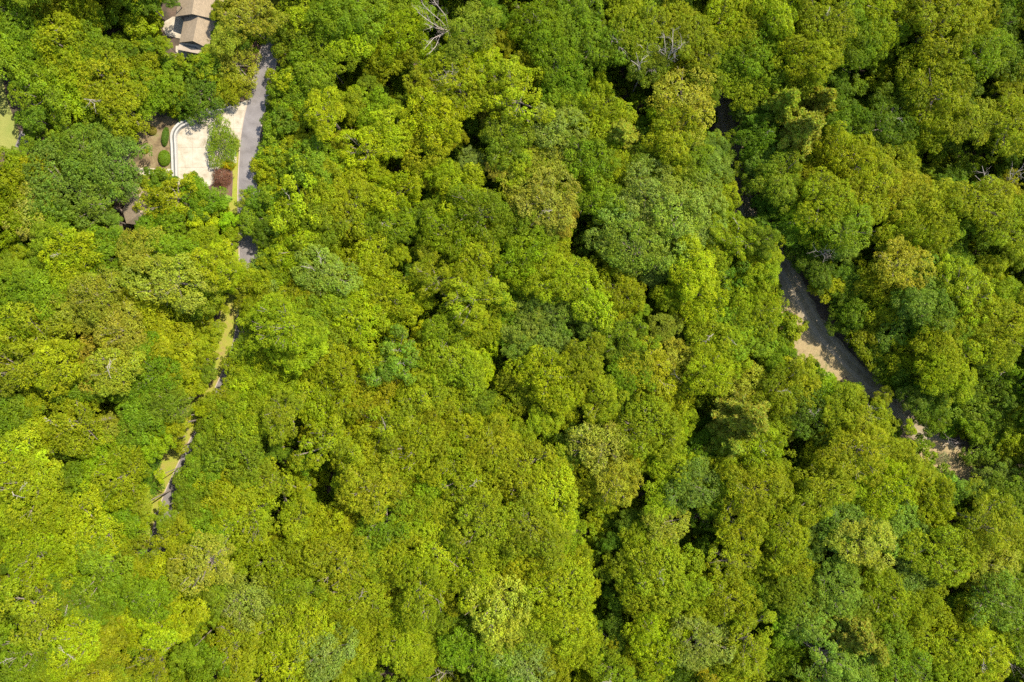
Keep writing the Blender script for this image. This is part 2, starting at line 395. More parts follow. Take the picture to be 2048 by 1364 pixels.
# ------------------------------------------------------------------ crowns: a small library of leafy meshes (each used by many trees)
def unit(v): return v/np.maximum(np.linalg.norm(v, axis=-1, keepdims=True), 1e-9)

def leaves_from(C, Nn, L, Wd, tint, g, fold=True):
    N = len(C)
    r = unit(g.normal(size=(N, 3))); t = unit(r-(r*Nn).sum(1, keepdims=True)*Nn); b = np.cross(Nn, t)
    L = L[:, None]; Wd = Wd[:, None]
    V = np.stack([C-t*L*.5, C-b*Wd*.5+t*L*.05, C+t*L*.5, C+b*Wd*.5+t*L*.05], 1)
    return V

def puffy(seed, Rm, n_puff, n_cl, n_leaf, leaf, flat=0.46, puff_r=(0.22, 0.34), loose=0.0, jag=0.17, whorl=0.20):
    g = np.random.default_rng(seed)
    ph = g.uniform(0, 6.28, 5)
    def env(th): return 1+jag*np.sin(2*th+ph[0])+jag*.8*np.sin(3*th+ph[1])+jag*.6*np.sin(5*th+ph[2])
    # branch puffs spread over the dome
    P = []; tries = 0; dmin = 1.42/math.sqrt(n_puff)
    while len(P) < n_puff and tries < 9000:
        tries += 1
        rho = math.sqrt(g.uniform(0, 1))*(1.14 if g.random() < .18 else 1.0); th = g.uniform(0, 6.2832); tier = g.random() < .36
        if tries % 1500 == 0: dmin *= 0.85
        e = env(th)*0.86
        p = np.array([rho*e*math.cos(th), rho*e*math.sin(th), flat*math.sqrt(max(0.02, 1-(rho*.88)**2))-0.16-(.26 if tier else 0)+g.normal(0, .085+loose*.08)])
        if all(np.linalg.norm((p-q)*np.array([1, 1, .8])) > dmin for q in P): P.append(p)
    P = np.array(P)*Rm
    pr = (puff_r[0]*.8+(puff_r[1]*1.08-puff_r[0]*.8)*g.uniform(0, 1, len(P))**.8)*Rm
    Cs, Ns, Ts = [], [], []
    ptint = np.stack([g.uniform(.94, 1.07, len(P)), np.ones(len(P)), g.uniform(.85, 1.2, len(P))], 1)*g.uniform(.82, 1.16, (len(P), 1))
    for i, (p, r_) in enumerate(zip(P, pr)):
        nc = int(n_cl*(r_/(Rm*.28))**2)
        ii = np.arange(nc)+.5; zz = 1-1.35*ii/nc; aa = ii*2.39996+g.uniform(0, 6.28)      # evenly spaced tufts with gaps between
        d = np.stack([np.sqrt(np.maximum(0, 1-zz**2))*np.cos(aa), np.sqrt(np.maximum(0, 1-zz**2))*np.sin(aa), zz], 1)
        d = unit(d+g.normal(0, .13, (nc, 3))+np.array([p[0]/Rm*.35, p[1]/Rm*.35, 0.1]))
        rad = r_*(0.66+0.52*g.uniform(0, 1, nc))
        sq = np.array([1.0, 1.0, .72])
        cc = p+d*rad[:, None]*sq
        ct = ptint[i]*(1+g.normal(0, .10, (nc, 1)))*np.stack([1+g.normal(.0, .045, nc), np.ones(nc), 1+g.normal(0, .2, nc)], 1)
        # a whorl of leaves round each twig tip
        a = g.uniform(0, 6.28, (nc, n_leaf)); rr = whorl*np.sqrt(g.uniform(.08, 1, (nc, n_leaf)))*1.35
        up = unit(d*.55+np.array([0, 0, .8]))[:, None, :]
        x = unit(np.cross(up, g.normal(size=(nc, 1, 3)))); y = np.cross(up, x)
        rad_dir = x*np.cos(a)[..., None]+y*np.sin(a)[..., None]
        c = cc[:, None, :]+rad_dir*rr[..., None]+up*(-.35*rr**2/whorl+g.normal(0, .05, a.shape))[..., None]
        n_ = unit(up+rad_dir*.55+g.normal(0, .38, c.shape))
        t_ = np.repeat(ct[:, None, :], n_leaf, 1)*(1+g.normal(0, .15, (nc, n_leaf, 1)))
        Cs.append(c.reshape(-1, 3)); Ns.append(n_.reshape(-1, 3)); Ts.append(t_.reshape(-1, 3))
    C = np.concatenate(Cs); Nn = np.concatenate(Ns); T = np.clip(np.concatenate(Ts), .35, 1.8)
    s = leaf*g.uniform(.75, 1.3, len(C))
    return leaves_from(C, Nn, s, s*.68, T, g), T, P

def feathery(seed, Rm, leaf=0.2):
    """pine / hemlock: tiers of drooping boughs round a leader"""
    g = np.random.default_rng(seed); Cs, Ns, Ts = [], [], []; P = []
    for tier in range(9):
        h = tier/8; rr = Rm*(1.02-0.86*h)*g.uniform(.85, 1.1); z = Rm*(-.45+1.7*h); nb = int(9-3*h)
        a0 = g.uniform(0, 6.28)
        for b in range(nb):
            th = a0+b*6.283/nb+g.normal(0, .18); Lb = rr*g.uniform(.75, 1.15)
            tip = np.array([math.cos(th)*Lb, math.sin(th)*Lb, z-.12*Lb]); P.append(tip*.7+np.array([0, 0, z])*.3)
            n = int(150*Lb/Rm+20); u = np.sqrt(g.uniform(.02, 1, n)); side = np.array([-math.sin(th), math.cos(th), 0])
            wd = .30*Lb*(1-u*.75)+.1
            s_ = g.uniform(-1, 1, n)
            c = np.outer(u, [math.cos(th)*Lb, math.sin(th)*Lb, 0])+side*(s_*wd)[:, None]+np.array([0, 0, z])
            c[:, 2] += -.14*Lb*u**2+.12*Lb*u-.25*np.abs(s_)*wd+g.normal(0, .08, n)
            bt = g.uniform(.8, 1.2)
            t_ = np.stack([bt*(1+g.normal(0, .12, n)), bt*(1+g.normal(0, .1, n)), bt*g.uniform(.8, 1.3, n)], 1)
            Cs.append(c); Ns.append(unit(np.array([0, 0, 1.])+g.normal(0, .55, (n, 3)))); Ts.append(t_)
    C = np.concatenate(Cs); Nn = np.concatenate(Ns); T = np.clip(np.concatenate(Ts), .4, 1.8)
    C = np.repeat(C, 4, 0)+g.normal(0, .11, (len(C)*4, 3)); Nn = unit(np.repeat(Nn, 4, 0)+g.normal(0, .3, (len(C), 3))); T = np.repeat(T, 4, 0)
    s = leaf*g.uniform(.8, 1.5, len(C))
    return leaves_from(C, Nn, s*1.5, s*.5, T, g), T, np.array(P)*1.0

def tubes(segs, sides=5):
    """segs: list of (p0, r0, p1, r1)"""
    V, F = [], []
    for p0, r0, p1, r1 in segs:
        p0 = np.array(p0, float); p1 = np.array(p1, float); d = p1-p0; L = np.linalg.norm(d)
        if L < 1e-6: continue
        d /= L; x = np.cross(d, [0, 0, 1.0] if abs(d[2]) < .9 else [1.0, 0, 0]); x /= np.linalg.norm(x); y = np.cross(d, x)
        o = len(V)
        for p, r_ in ((p0, r0), (p1, r1)):
            for k in range(sides):
                a = 6.2832*k/sides; V.append(p+(x*math.cos(a)+y*math.sin(a))*r_)
        for k in range(sides):
            k2 = (k+1) % sides; F.append((o+k, o+k2, o+sides+k2, o+sides+k))
        F.append(tuple(o+sides+k for k in range(sides)))
    return V, F

def limbs_mesh(name, P, Rm, seed, depth=13.0):
    g = random.Random(seed); segs = []
    base = np.array([0, 0, -depth]); fork = np.array([g.uniform(-.3, .3), g.uniform(-.3, .3), -Rm*.75])
    tr = .065*Rm+.06
    segs.append((base, tr*1.25, base+np.array([0, 0, .8]), tr)); segs.append((base+np.array([0, 0, .8]), tr, fork, tr*.72))
    top = np.array([0, 0, Rm*.25]); segs.append((fork, tr*.7, top, tr*.25))
    idx = list(range(len(P))); g.shuffle(idx)
    for i in idx[:16]:
        q = np.array(P[i]); u = g.uniform(0, .75); s = fork+(top-fork)*u
        m = s+(q-s)*.5+np.array([g.uniform(-.2, .2), g.uniform(-.2, .2), -.10*Rm])
        segs.append((s, tr*.38, m, tr*.26)); segs.append((m, tr*.26, q, tr*.12))
        for k in range(2):
            e = q+np.array([g.uniform(-.2, .2), g.uniform(-.2, .2), g.uniform(-.02, .16)])*Rm
            segs.append((m+(q-m)*.5, tr*.12, e, tr*.05))
    V, F = tubes(segs)
    me = bpy.data.meshes.new(name); me.from_pydata([tuple(v) for v in V], [], F); me.update(); me.materials.append(M['bark'])
    return me

LIB = {}
def add_lib(key, Rm, res, seed):
    V, T, P = res
    me = quads_mesh('crown', V, T); me.materials.append(M['leaf'])
    LIB.setdefault(key, []).append((me, limbs_mesh('trunk', P, Rm, seed), Rm, V, T))
for k in range(3): add_lib('big', 6.2, puffy(100+k, 6.2, 54, 30, 19, .235, puff_r=(.17, .27), whorl=.27), k)
for k in range(5): add_lib('mid', 4.6, puffy(200+k, 4.6, 36, 25, 18, .228, puff_r=(.18, .30), whorl=.255), 10+k)
for k in range(3): add_lib('small', 3.0, puffy(300+k, 3.0, 18, 22, 17, .205, puff_r=(.24, .36), whorl=.22), 20+k)
for k in range(2): add_lib('fine', 4.8, puffy(400+k, 4.8, 44, 40, 11, .21, puff_r=(.16, .25), whorl=.20), 30+k)
for k in range(2): add_lib('loose', 4.8, puffy(500+k, 4.8, 36, 24, 21, .22, puff_r=(.14, .24), loose=1.0, jag=.24, whorl=.26), 40+k)
for k in range(2): add_lib('feather', 3.6, feathery(600+k, 3.6), 50+k)

# ------------------------------------------------------------------ where every crown stands: x y radius tone (photo pixels of the crown centre)
TREES = """40 30 45 G;95 20 35 R;150 45 50 Y;290 2 42 D;345 0 24 D;120 90 52 O;60 95 45 G;15 110 40 G;190 105 48 G;248 92 40 G;332 88 22 L;200 150 50 O;150 160 45 O;105 140 40 O;90 190 45 G;40 175 42 G;70 235 36 D;240 210 52 O;262 250 22 O;285 150 30 Y;350 140 56 D;395 180 44 D;310 190 30 G;350 222 22 L;452 75 52 S;470 125 46 S;462 172 36 Y;415 105 28 S;490 30 42 S;437 18 22 R;160 300 62 B;215 330 50 B;115 365 55 B;190 405 56 B;30 310 30 G;70 330 34 Y;20 360 40 Y;20 430 48 Y;62 420 45 S;105 440 48 G;222 440 40 B;60 500 40 G;20 540 45 G;80 545 42 G;110 490 40 G;150 505 42 Y;195 510 40 G;85 590 46 G;30 600 45 G;150 560 40 O;190 590 54 S;145 630 46 S;220 625 45 Y;240 560 36 G;292 500 48 S;335 560 55 S;282 575 45 Y;345 510 42 G;400 440 42 L;350 395 48 Y;305 380 24 O;405 395 26 G;300 452 30 G;335 455 32 G;395 490 42 Y;425 530 34 L;400 560 46 G;440 570 30 Y;360 620 56 Y;415 620 34 Y;290 640 48 Y;240 660 40 S;60 650 56 R;110 650 44 O;15 670 46 O;455 440 20 L;462 470 16 Y;520 412 42 D;500 448 30 G;510 392 24 D;548 440 32 D;500 562 30 Y;480 556 22 L;540 525 36 L;437 480 16 L;550 35 42 S;560 90 38 O;575 60 40 Y;620 25 42 Y;600 75 42 G;670 30 38 G;720 35 42 G;745 72 40 Y;690 72 42 L;790 60 44 L;780 105 42 Y;570 150 32 O;620 135 42 G;562 190 24 G;605 190 40 G;660 125 38 G;700 200 46 O;650 222 44 O;592 235 38 O;735 165 44 G;745 225 44 R;548 235 14 G;550 270 32 B;600 285 42 Y;565 325 42 L;680 285 40 Y;730 295 40 L;775 262 36 L;790 225 32 G;850 180 48 O;915 165 52 O;870 235 42 Y;905 275 42 Y;850 290 40 Y;960 120 32 L;990 155 36 O;945 60 42 G;980 25 40 G;1000 80 38 Y;840 100 38 Y;835 25 38 G;790 15 30 G;990 225 44 S;1015 280 40 G;945 325 48 P;1000 335 42 S;620 330 36 G;660 345 36 G;715 350 40 Y;1080 45 46 G;1130 55 46 G;1170 25 38 G;1185 95 42 G;1110 110 42 G;1050 140 38 O;1040 200 46 Y;1120 165 38 G;1165 165 38 D;1205 175 34 Y;1260 28 38 Y;1285 60 42 Y;1255 95 36 G;1360 55 40 O;1390 85 42 O;1385 125 34 O;1370 200 54 S;1335 215 38 Y;1400 180 40 G;1180 222 40 Y;1210 260 38 Y;1130 240 42 G;1160 270 40 D;1115 255 42 P;1140 305 40 P;1240 270 34 N;1300 285 40 D;1345 275 42 Y;1385 285 40 Y;1418 302 30 B;1455 40 44 Y;1495 62 40 O;1480 125 42 G;1445 100 34 G;1525 115 44 G;1488 165 36 Y;1505 215 34 D;1530 165 38 G;1410 345 34 B;1440 360 26 Y;1330 15 30 D;1305 120 30 G;1085 340 42 S;1040 330 40 Y;1185 320 40 G;1225 325 38 Y;1280 335 38 G;1330 330 38 Y;1375 335 36 G;1560 20 40 L;1550 65 38 Y;1600 35 36 D;1650 30 46 O;1640 75 38 O;1575 115 44 O;1620 120 40 O;1595 165 38 G;1558 215 40 N;1630 215 42 N;1600 265 44 N;1655 160 36 D;1700 95 40 G;1725 70 40 G;1755 35 42 Y;1795 15 40 O;1800 65 40 G;1890 40 54 O;1935 15 36 O;1990 25 44 D;1955 70 42 Y;1905 100 42 O;1975 105 40 G;2025 55 42 D;1775 110 48 D;1840 155 48 O;1880 190 54 O;1860 240 48 O;1800 205 38 D;1730 200 40 D;1690 245 36 D;1770 255 42 D;1825 290 38 O;1935 175 42 D;1955 245 36 O;2020 175 46 O;2035 240 42 Y;2010 120 38 D;1900 290 36 D;1650 305 42 Y;1705 310 44 Y;1540 325 28 B;1585 305 38 D;1750 335 40 O;1925 320 38 G;1990 300 36 D;2030 300 34 D;1520 270 34 D;1510 310 24 D;1870 340 40 Y;1800 345 40 Y;600 400 48 L;650 385 44 O;692 410 46 O;740 420 46 G;640 455 46 G;782 390 38 L;770 445 44 G;560 478 36 Y;602 495 36 L;545 560 38 B;578 545 36 O;600 590 34 Y;645 545 44 P;692 520 42 Y;735 520 36 Y;792 510 40 L;720 575 44 L;765 590 46 L;705 630 46 L;652 600 44 G;562 650 46 Y;612 645 42 G;780 640 38 Y;825 590 36 Y;650 680 42 G;885 345 38 Y;855 395 34 D;885 420 40 G;925 395 42 O;962 420 44 G;900 460 42 G;950 470 44 Y;982 440 34 G;852 510 34 R;872 555 32 R;912 512 38 G;958 515 42 Y;1000 490 38 G;932 555 42 O;905 595 32 D;945 600 42 O;955 645 40 Y;1000 575 36 G;1000 635 42 G;810 450 32 D;840 555 28 D;870 600 32 D;835 355 36 Y;890 650 42 G;840 670 42 L;1050 375 44 S;1100 400 50 S;1120 440 46 S;1152 360 28 L;1060 450 42 G;1050 505 40 G;1108 490 36 Y;1080 545 38 O;1120 560 38 O;1040 565 36 G;1198 360 38 Y;1205 405 36 G;1300 378 46 P;1355 370 46 S;1400 400 48 P;1245 435 44 P;1300 445 50 P;1352 455 52 P;1400 470 46 P;1215 485 44 P;1275 500 48 P;1312 540 44 P;1345 510 38 P;1245 385 20 D;1440 400 34 Y;1450 430 32 Y;1385 540 40 L;1425 510 38 Y;1195 555 38 Y;1185 600 40 L;1225 620 38 Y;1290 620 42 G;1345 590 42 Y;1400 590 44 L;1475 475 42 Y;1512 500 40 L;1530 550 38 L;1455 545 42 D;1485 590 42 Y;1520 625 42 Y;1432 630 42 G;1100 625 60 B;1060 650 46 B;1130 665 42 B;1245 580 34 O;1200 655 42 D;1330 655 48 S;1260 670 38 G;1385 655 38 D;1150 520 26 G;1440 675 42 Y;1480 670 36 G;1560 360 40 G;1545 400 36 D;1605 370 42 Y;1600 420 42 G;1650 400 44 Y;1700 385 44 Y;1752 375 44 Y;1640 455 40 Y;1575 450 38 D;1800 385 38 O;1850 405 42 O;1872 445 46 O;1825 450 44 O;1795 485 42 O;1850 505 42 O;1810 530 42 S;1700 450 40 G;1690 500 34 B;1905 380 40 D;1965 400 42 Y;1930 440 38 G;2010 400 42 Y;2020 450 42 Y;1960 465 36 D;2030 510 40 G;1985 535 44 Y;1905 510 38 D;1900 560 42 G;1942 580 44 Y;1958 630 44 Y;2018 590 44 Y;2020 650 44 Y;1600 500 38 D;1640 530 34 D;1655 567 26 O;1700 550 38 D;1740 560 40 Y;1775 595 36 Y;1835 570 40 B;1855 610 40 B;1795 640 34 B;1720 610 38 D;1680 630 30 D;1885 650 40 G;1905 600 36 G;1735 670 36 O;1850 660 34 D;60 700 52 R;20 740 48 R;110 735 46 O;155 725 30 D;190 725 40 S;225 740 42 S;270 700 42 Y;300 740 46 G;345 690 46 Y;362 750 48 Y;405 700 26 Y;390 745 20 G;60 805 50 Y;20 830 46 G;110 800 42 G;140 765 42 G;250 785 34 G;200 770 38 G;150 850 50 Y;90 870 46 Y;235 860 50 S;280 835 42 G;330 805 34 G;310 890 46 Y;355 850 22 Y;130 900 30 D;40 920 46 L;55 980 50 Y;110 965 40 G;175 985 42 G;240 955 48 Y;290 950 32 D;285 1005 36 S;345 870 26 Y;215 915 36 Y;320 770 36 Y;505 715 38 Y;500 770 46 L;455 825 34 G;490 840 42 O;430 870 36 G;470 900 46 G;405 955 38 G;445 980 44 O;505 955 44 G;380 1015 36 G;410 815 18 O;405 910 30 G;505 655 26 G;520 610 34 O;545 720 44 Y;590 700 44 L;640 720 46 Y;690 700 38 Y;735 740 46 L;690 760 38 Y;610 785 46 L;545 780 42 O;560 830 42 O;680 800 42 Y;650 840 42 Y;740 800 40 O;790 720 44 B;850 720 46 Y;900 720 50 Y;950 705 46 L;965 750 34 L;800 775 38 Y;842 800 46 O;900 795 42 Y;762 860 46 O;705 860 46 O;820 860 42 Y;870 850 44 O;925 850 46 Y;900 905 46 O;845 905 46 O;782 920 46 O;725 920 46 O;655 895 48 O;605 930 42 G;545 905 34 D;540 970 46 Y;600 985 42 Y;690 965 42 Y;740 980 46 O;800 985 46 O;860 980 46 O;920 965 50 O;985 895 44 O;965 955 38 O;985 845 40 Y;995 1005 42 Y;940 800 34 G;1045 690 42 B;1105 710 42 B;1100 755 50 O;1055 785 48 O;1120 805 50 O;1158 765 46 O;1085 840 44 O;1208 795 38 O;1165 715 34 O;1215 705 36 D;1250 690 34 G;1255 750 36 G;1290 735 48 S;1345 715 42 S;1325 785 42 Y;1260 815 38 D;1300 860 50 O;1262 905 48 O;1205 895 46 S;1150 890 40 D;1180 955 50 O;1240 970 50 S;1325 910 44 Y;1360 855 36 Y;1355 940 40 L;1050 940 52 Y;1100 985 48 L;1045 865 40 Y;1120 930 34 G;1400 815 40 D;1420 745 38 Y;1450 705 38 Y;1385 760 34 G;1490 770 44 S;1490 840 50 N;1455 885 40 N;1425 850 34 D;1405 905 32 D;1385 970 42 B;1330 1000 44 O;1475 945 44 O;1525 905 38 Y;1440 985 34 G;1510 985 48 O;1425 940 28 D;1560 720 48 G;1600 765 42 Y;1560 785 40 Y;1610 715 30 G;1650 775 38 Y;1680 762 22 L;1745 790 28 O;1620 830 50 D;1570 845 44 D;1690 830 42 Y;1750 845 44 O;1815 865 30 L;1720 900 50 O;1780 920 46 O;1655 905 42 O;1600 920 42 D;1700 970 48 Y;1780 980 44 Y;1535 865 30 Y;1555 965 46 Y;1600 985 36 D;1645 985 42 O;1840 940 30 Y;1820 1000 34 D;1835 700 46 Y;1790 725 42 G;1765 700 28 D;1880 690 42 Y;1940 690 44 Y;2000 690 44 Y;1890 745 40 Y;2020 740 44 G;1975 755 36 D;1935 795 50 B;1985 825 50 B;1900 830 36 G;1855 800 40 D;2035 830 38 G;1845 760 34 D;1995 875 44 B;1935 855 36 Y;2035 905 34 O;1880 990 36 B;1960 985 42 B;1995 960 30 B;2025 1000 42 G;1865 1010 38 Y;1690 585 24 D;1720 740 22 D;40 1050 50 Y;110 1030 46 Y;180 1055 46 Y;240 1050 42 G;330 1040 30 G;350 1075 44 Y;420 1060 46 G;480 1040 46 Y;60 1120 50 Y;130 1125 46 Y;200 1135 46 G;262 1120 42 Y;330 1150 48 Y;400 1130 48 S;460 1115 46 Y;60 1210 56 R;115 1190 40 G;165 1205 46 G;225 1225 46 G;290 1230 48 L;350 1235 48 L;405 1190 46 G;470 1200 50 P;270 1170 36 G;50 1310 42 G;90 1305 36 G;150 1290 46 L;210 1290 46 Y;260 1325 40 G;370 1310 42 G;415 1330 42 G;460 1310 44 Y;200 1345 36 Y;490 1260 42 G;440 1250 34 G;310 1290 38 Y;120 1345 40 Y;30 1355 36 G;590 1045 46 Y;650 1055 46 Y;710 1045 46 Y;770 1055 46 G;840 1040 46 O;900 1045 46 O;960 1050 46 O;1005 1090 44 Y;620 1110 46 Y;560 1135 46 Y;680 1125 50 L;750 1120 44 G;810 1115 44 Y;870 1105 50 L;940 1115 44 Y;540 1195 46 P;600 1190 44 G;660 1180 44 Y;720 1195 46 Y;780 1180 46 O;840 1185 48 O;900 1170 44 Y;950 1165 40 L;995 1215 52 S;1000 1265 40 S;560 1255 44 Y;620 1260 44 L;690 1250 44 Y;750 1240 42 Y;810 1265 46 O;870 1240 40 G;925 1250 42 D;530 1310 44 Y;590 1320 44 L;650 1310 44 P;710 1300 42 Y;800 1300 50 O;850 1315 38 O;955 1310 44 G;1000 1340 42 G;920 1300 32 G;640 1350 36 Y;530 1085 38 Y;1060 1060 52 O;1125 1055 50 Y;1150 1110 44 Y;1070 1120 46 Y;1120 1175 50 Y;1060 1180 44 O;1165 1190 36 L;1130 1240 48 L;1070 1260 44 G;1160 1295 44 Y;1100 1315 48 Y;1050 1330 44 P;1225 1085 36 D;1260 1045 42 D;1330 1050 54 S;1375 1085 42 S;1290 1110 42 Y;1255 1140 42 O;1320 1150 48 O;1290 1185 40 O;1210 1150 26 G;1235 1205 38 D;1215 1235 28 D;1370 1165 40 Y;1380 1225 50 O;1330 1250 44 Y;1265 1285 44 Y;1225 1290 34 D;1320 1295 48 L;1400 1290 46 P;1290 1340 42 Y;1355 1345 34 D;1425 1030 32 D;1480 1055 52 Y;1525 1045 42 O;1460 1125 46 Y;1515 1115 44 Y;1450 1200 50 Y;1510 1190 42 G;1445 1275 40 G;1500 1280 44 O;1480 1335 44 Y;1430 1335 38 G;1410 1100 34 D;1225 1345 34 G;1575 1060 48 Y;1625 1075 46 B;1690 1050 46 B;1735 1085 46 S;1580 1130 46 Y;1700 1125 38 G;1755 1055 40 B;1800 1060 44 B;1850 1050 42 G;1880 1105 52 O;1850 1155 44 O;1920 1110 36 O;1980 1055 50 O;2035 1075 42 O;1945 1145 40 S;1990 1135 42 S;2035 1150 40 G;1640 1165 46 B;1590 1190 46 G;1685 1180 42 B;1745 1160 42 Y;1785 1195 42 Y;1820 1150 36 B;1730 1215 36 G;1905 1205 34 D;1945 1215 44 G;2000 1205 48 B;1635 1235 46 B;1575 1260 42 G;1555 1315 44 O;1600 1310 38 D;1700 1265 48 N;1735 1290 36 N;1780 1250 42 G;1830 1220 44 Y;1865 1280 48 Y;1925 1265 44 Y;1970 1300 48 Y;1805 1325 44 G;1650 1320 44 B;1710 1335 40 B;1900 1335 44 Y;2035 1265 38 G;1960 1350 40 Y;1755 1340 36 D"""
# places that stay open between the crowns: roads, pad, roofs, lawn, and the dark holes in the canopy
OPEN = """375 270 18;378 300 26;385 330 20;412 335 12;475 225 15;484 245 8;537 108 9;527 150 13;517 200 18;505 250 18;500 300 18;497 345 18;494 368 12;533 92 5
499 507 18;499 490 14;465 600 13;457 640 16;455 675 13;440 710 8;437 735 8;428 765 11;443 765 8;380 880 7;345 920 11;340 950 10;345 975 9;322 985 5;310 1020 4;304 1070 3;306 1045 3
320 290 22;330 320 14;304 312 14;288 312 8;302 262 12;388 15 30;390 60 27;380 93 20;345 56 21;425 238 8;450 228 11;402 244 8;335 52 14;364 100 8;270 388 21;260 414 19;256 438 9;251 402 11;284 400 8;228 40 14;262 52 13;300 44 10;320 50 9
450 355 16;468 350 10;462 385 8;472 300 7;10 200 16;8 240 20;20 265 14;47 280 13;5 168 10;68 290 7
1445 225 7;1440 245 7;1425 258 6;1470 335 5;1472 365 5;1484 405 6;1496 427 8;1572 548 9;1582 580 14;1604 608 17;1618 640 19;1590 668 20;1636 680 30;1662 714 28;1612 692 18;1690 735 22;1735 770 13;1792 815 9;1815 835 7;1842 862 7;1872 890 20;1904 912 30;1940 932 20;1862 905 8
330 255 8""".replace('\n', ';')
HOLES = """705 160 13;943 2 12;1035 85 10;930 290 9;960 250 12;1290 225 14;1215 145 9;1745 495 16;1720 520 10;1165 460 9;1167 490 10;1165 512 8;50 505 16;252 575 14;575 880 12;580 900 8;620 955 12;668 995 10;1175 828 8;1100 887 10;1080 880 7;1195 1070 9;1195 1100 10;1200 1130 8
1375 1080 8;1430 1085 6;890 1350 20;765 1340 16;540 1055 10;1275 1010 9;1590 900 10;2030 1345 14;5 1270 14;220 815 14;100 815 9;135 932 12;995 770 9;1010 700 8;840 640 8;1955 480 10;2020 545 10;1850 310 10;1880 332 12;1920 305 10;1985 310 14;1790 95 10;1750 180 8;1975 170 8;1660 1120 10;1920 1190 14
630 270 9;655 285 7;815 215 8;1400 830 8;1210 1185 8;1205 1245 10;432 445 6;432 465 6;215 262 9;236 266 9;345 238 9;290 238 9;872 45 10;868 70 8;1740 200 7;1310 620 8;1150 665 8;1000 560 8;880 600 9;820 500 8;1385 780 9;1290 580 7;860 380 8;650 1180 7;420 1262 8;335 1310 9;1245 1235 8;1605 1290 8;1700 700 6;980 365 9;405 840 6;380 828 7""".replace('\n', ';')
def circ(s): return np.array([[float(q) for q in t.split()] for t in s.split(';')])
OPEN, HOLES = circ(OPEN), circ(HOLES)

entries = []
for t in TREES.split(';'):
    a = t.split(); entries.append([float(a[0]), float(a[1]), float(a[2]), a[3]])
def room(x, y, r):
    """largest radius that keeps the openings open"""
    for arr, k in ((OPEN, 1.0), (HOLES, 0.55)):
        d = np.hypot(arr[:, 0]-x, arr[:, 1]-y)-arr[:, 2]*k
        r = min(r, float(d.min()))
    return r
FORCED = [(545, 292, 30, 'G'), (548, 345, 32, 'L'), (562, 250, 24, 'G'), (553, 205, 18, 'G'), (562, 160, 26, 'O'), (563, 105, 24, 'O'), (550, 60, 22, 'G'), (520, 402, 26, 'D'), (545, 425, 30, 'D'), (500, 440, 28, 'G'), (520, 460, 28, 'D'), (488, 398, 14, 'Y'), (495, 548, 22, 'L'), (475, 555, 22, 'Y'), (505, 575, 30, 'Y'), (545, 510, 28, 'L'), (480, 745, 28, 'Y'), (420, 808, 20, 'O'), (405, 820, 22, 'Y'), (420, 850, 24, 'G'), (400, 900, 22, 'G'), (372, 965, 22, 'G'), (365, 1000, 26, 'G'), (325, 1015, 16, 'L'), (285, 1040, 20, 'L'), (330, 870, 26, 'Y'), (405, 700, 26, 'Y'), (410, 740, 20, 'G'), (490, 680, 18, 'G'), (420, 660, 28, 'Y'), (425, 600, 26, 'Y'), (500, 620, 22, 'Y'), (448, 555, 20, 'L'), (258, 350, 12, 'D'), (288, 360, 14, 'O'), (500, 640, 24, 'Y'), (482, 712, 20, 'G'), (472, 760, 24, 'Y'), (452, 795, 22, 'O'), (432, 822, 20, 'O'), (412, 880, 20, 'G'), (388, 925, 20, 'G'), (414, 718, 16, 'Y'), (398, 772, 16, 'Y'), (395, 846, 16, 'O'), (358, 893, 12, 'Y'), (318, 950, 14, 'L'), (375, 985, 20, 'G'), (440, 575, 18, 'L'), (1530, 480, 30, 'G'), (1512, 452, 20, 'D'), (1548, 512, 18, 'Y'), (1766, 798, 18, 'O'), (1830, 802, 24, 'D'), (1870, 845, 24, 'G'), (1822, 858, 16, 'Y'), (1452, 282, 18, 'G'), (1500, 372, 20, 'G'), (1452, 318, 16, 'B'), (1500, 330, 22, 'G'), (1850, 880, 14, 'G'), (300, 1330, 46, 'Y'), (300, 1200, 40, 'G'), (320, 1270, 40, 'L')]
entries.sort(key=lambda e: -e[2]*(1.25 if e[3] in 'NSP' else 1.0))
canopy, lower = [], []
entries = [e for e in entries if not any(math.hypot(e[0]-f[0], e[1]-f[1]) < .55*f[2]+6 for f in FORCED)]
forced = [[f[0], f[1], room(f[0], f[1], f[2]*1.1)*.96, f[3]] for f in FORCED]; canopy += [f for f in forced if f[2] > 9]
for e in entries:
    r = room(e[0], e[1], e[2]*1.22)
    if r < e[2]*1.1: r *= .88
    if r < 10: continue
    e = [e[0], e[1], r, e[3]]
    tight = any(math.hypot(e[0]-c[0], e[1]-c[1]) < 0.66*(r+c[2]) for c in canopy)
    if tight and not (e[3] in 'LB' and r > 30 and not any(math.hypot(e[0]-c[0], e[1]-c[1]) < 0.5*(r+c[2]) for c in canopy)): lower.append(e)
    else: canopy.append(e)
canopy = canopy[:len(forced)]+sorted(canopy[len(forced):], key=lambda e: -e[2])
lower = canopy[300:]+lower; canopy = canopy[:300]
print('canopy', len(canopy), 'lower', len(lower))

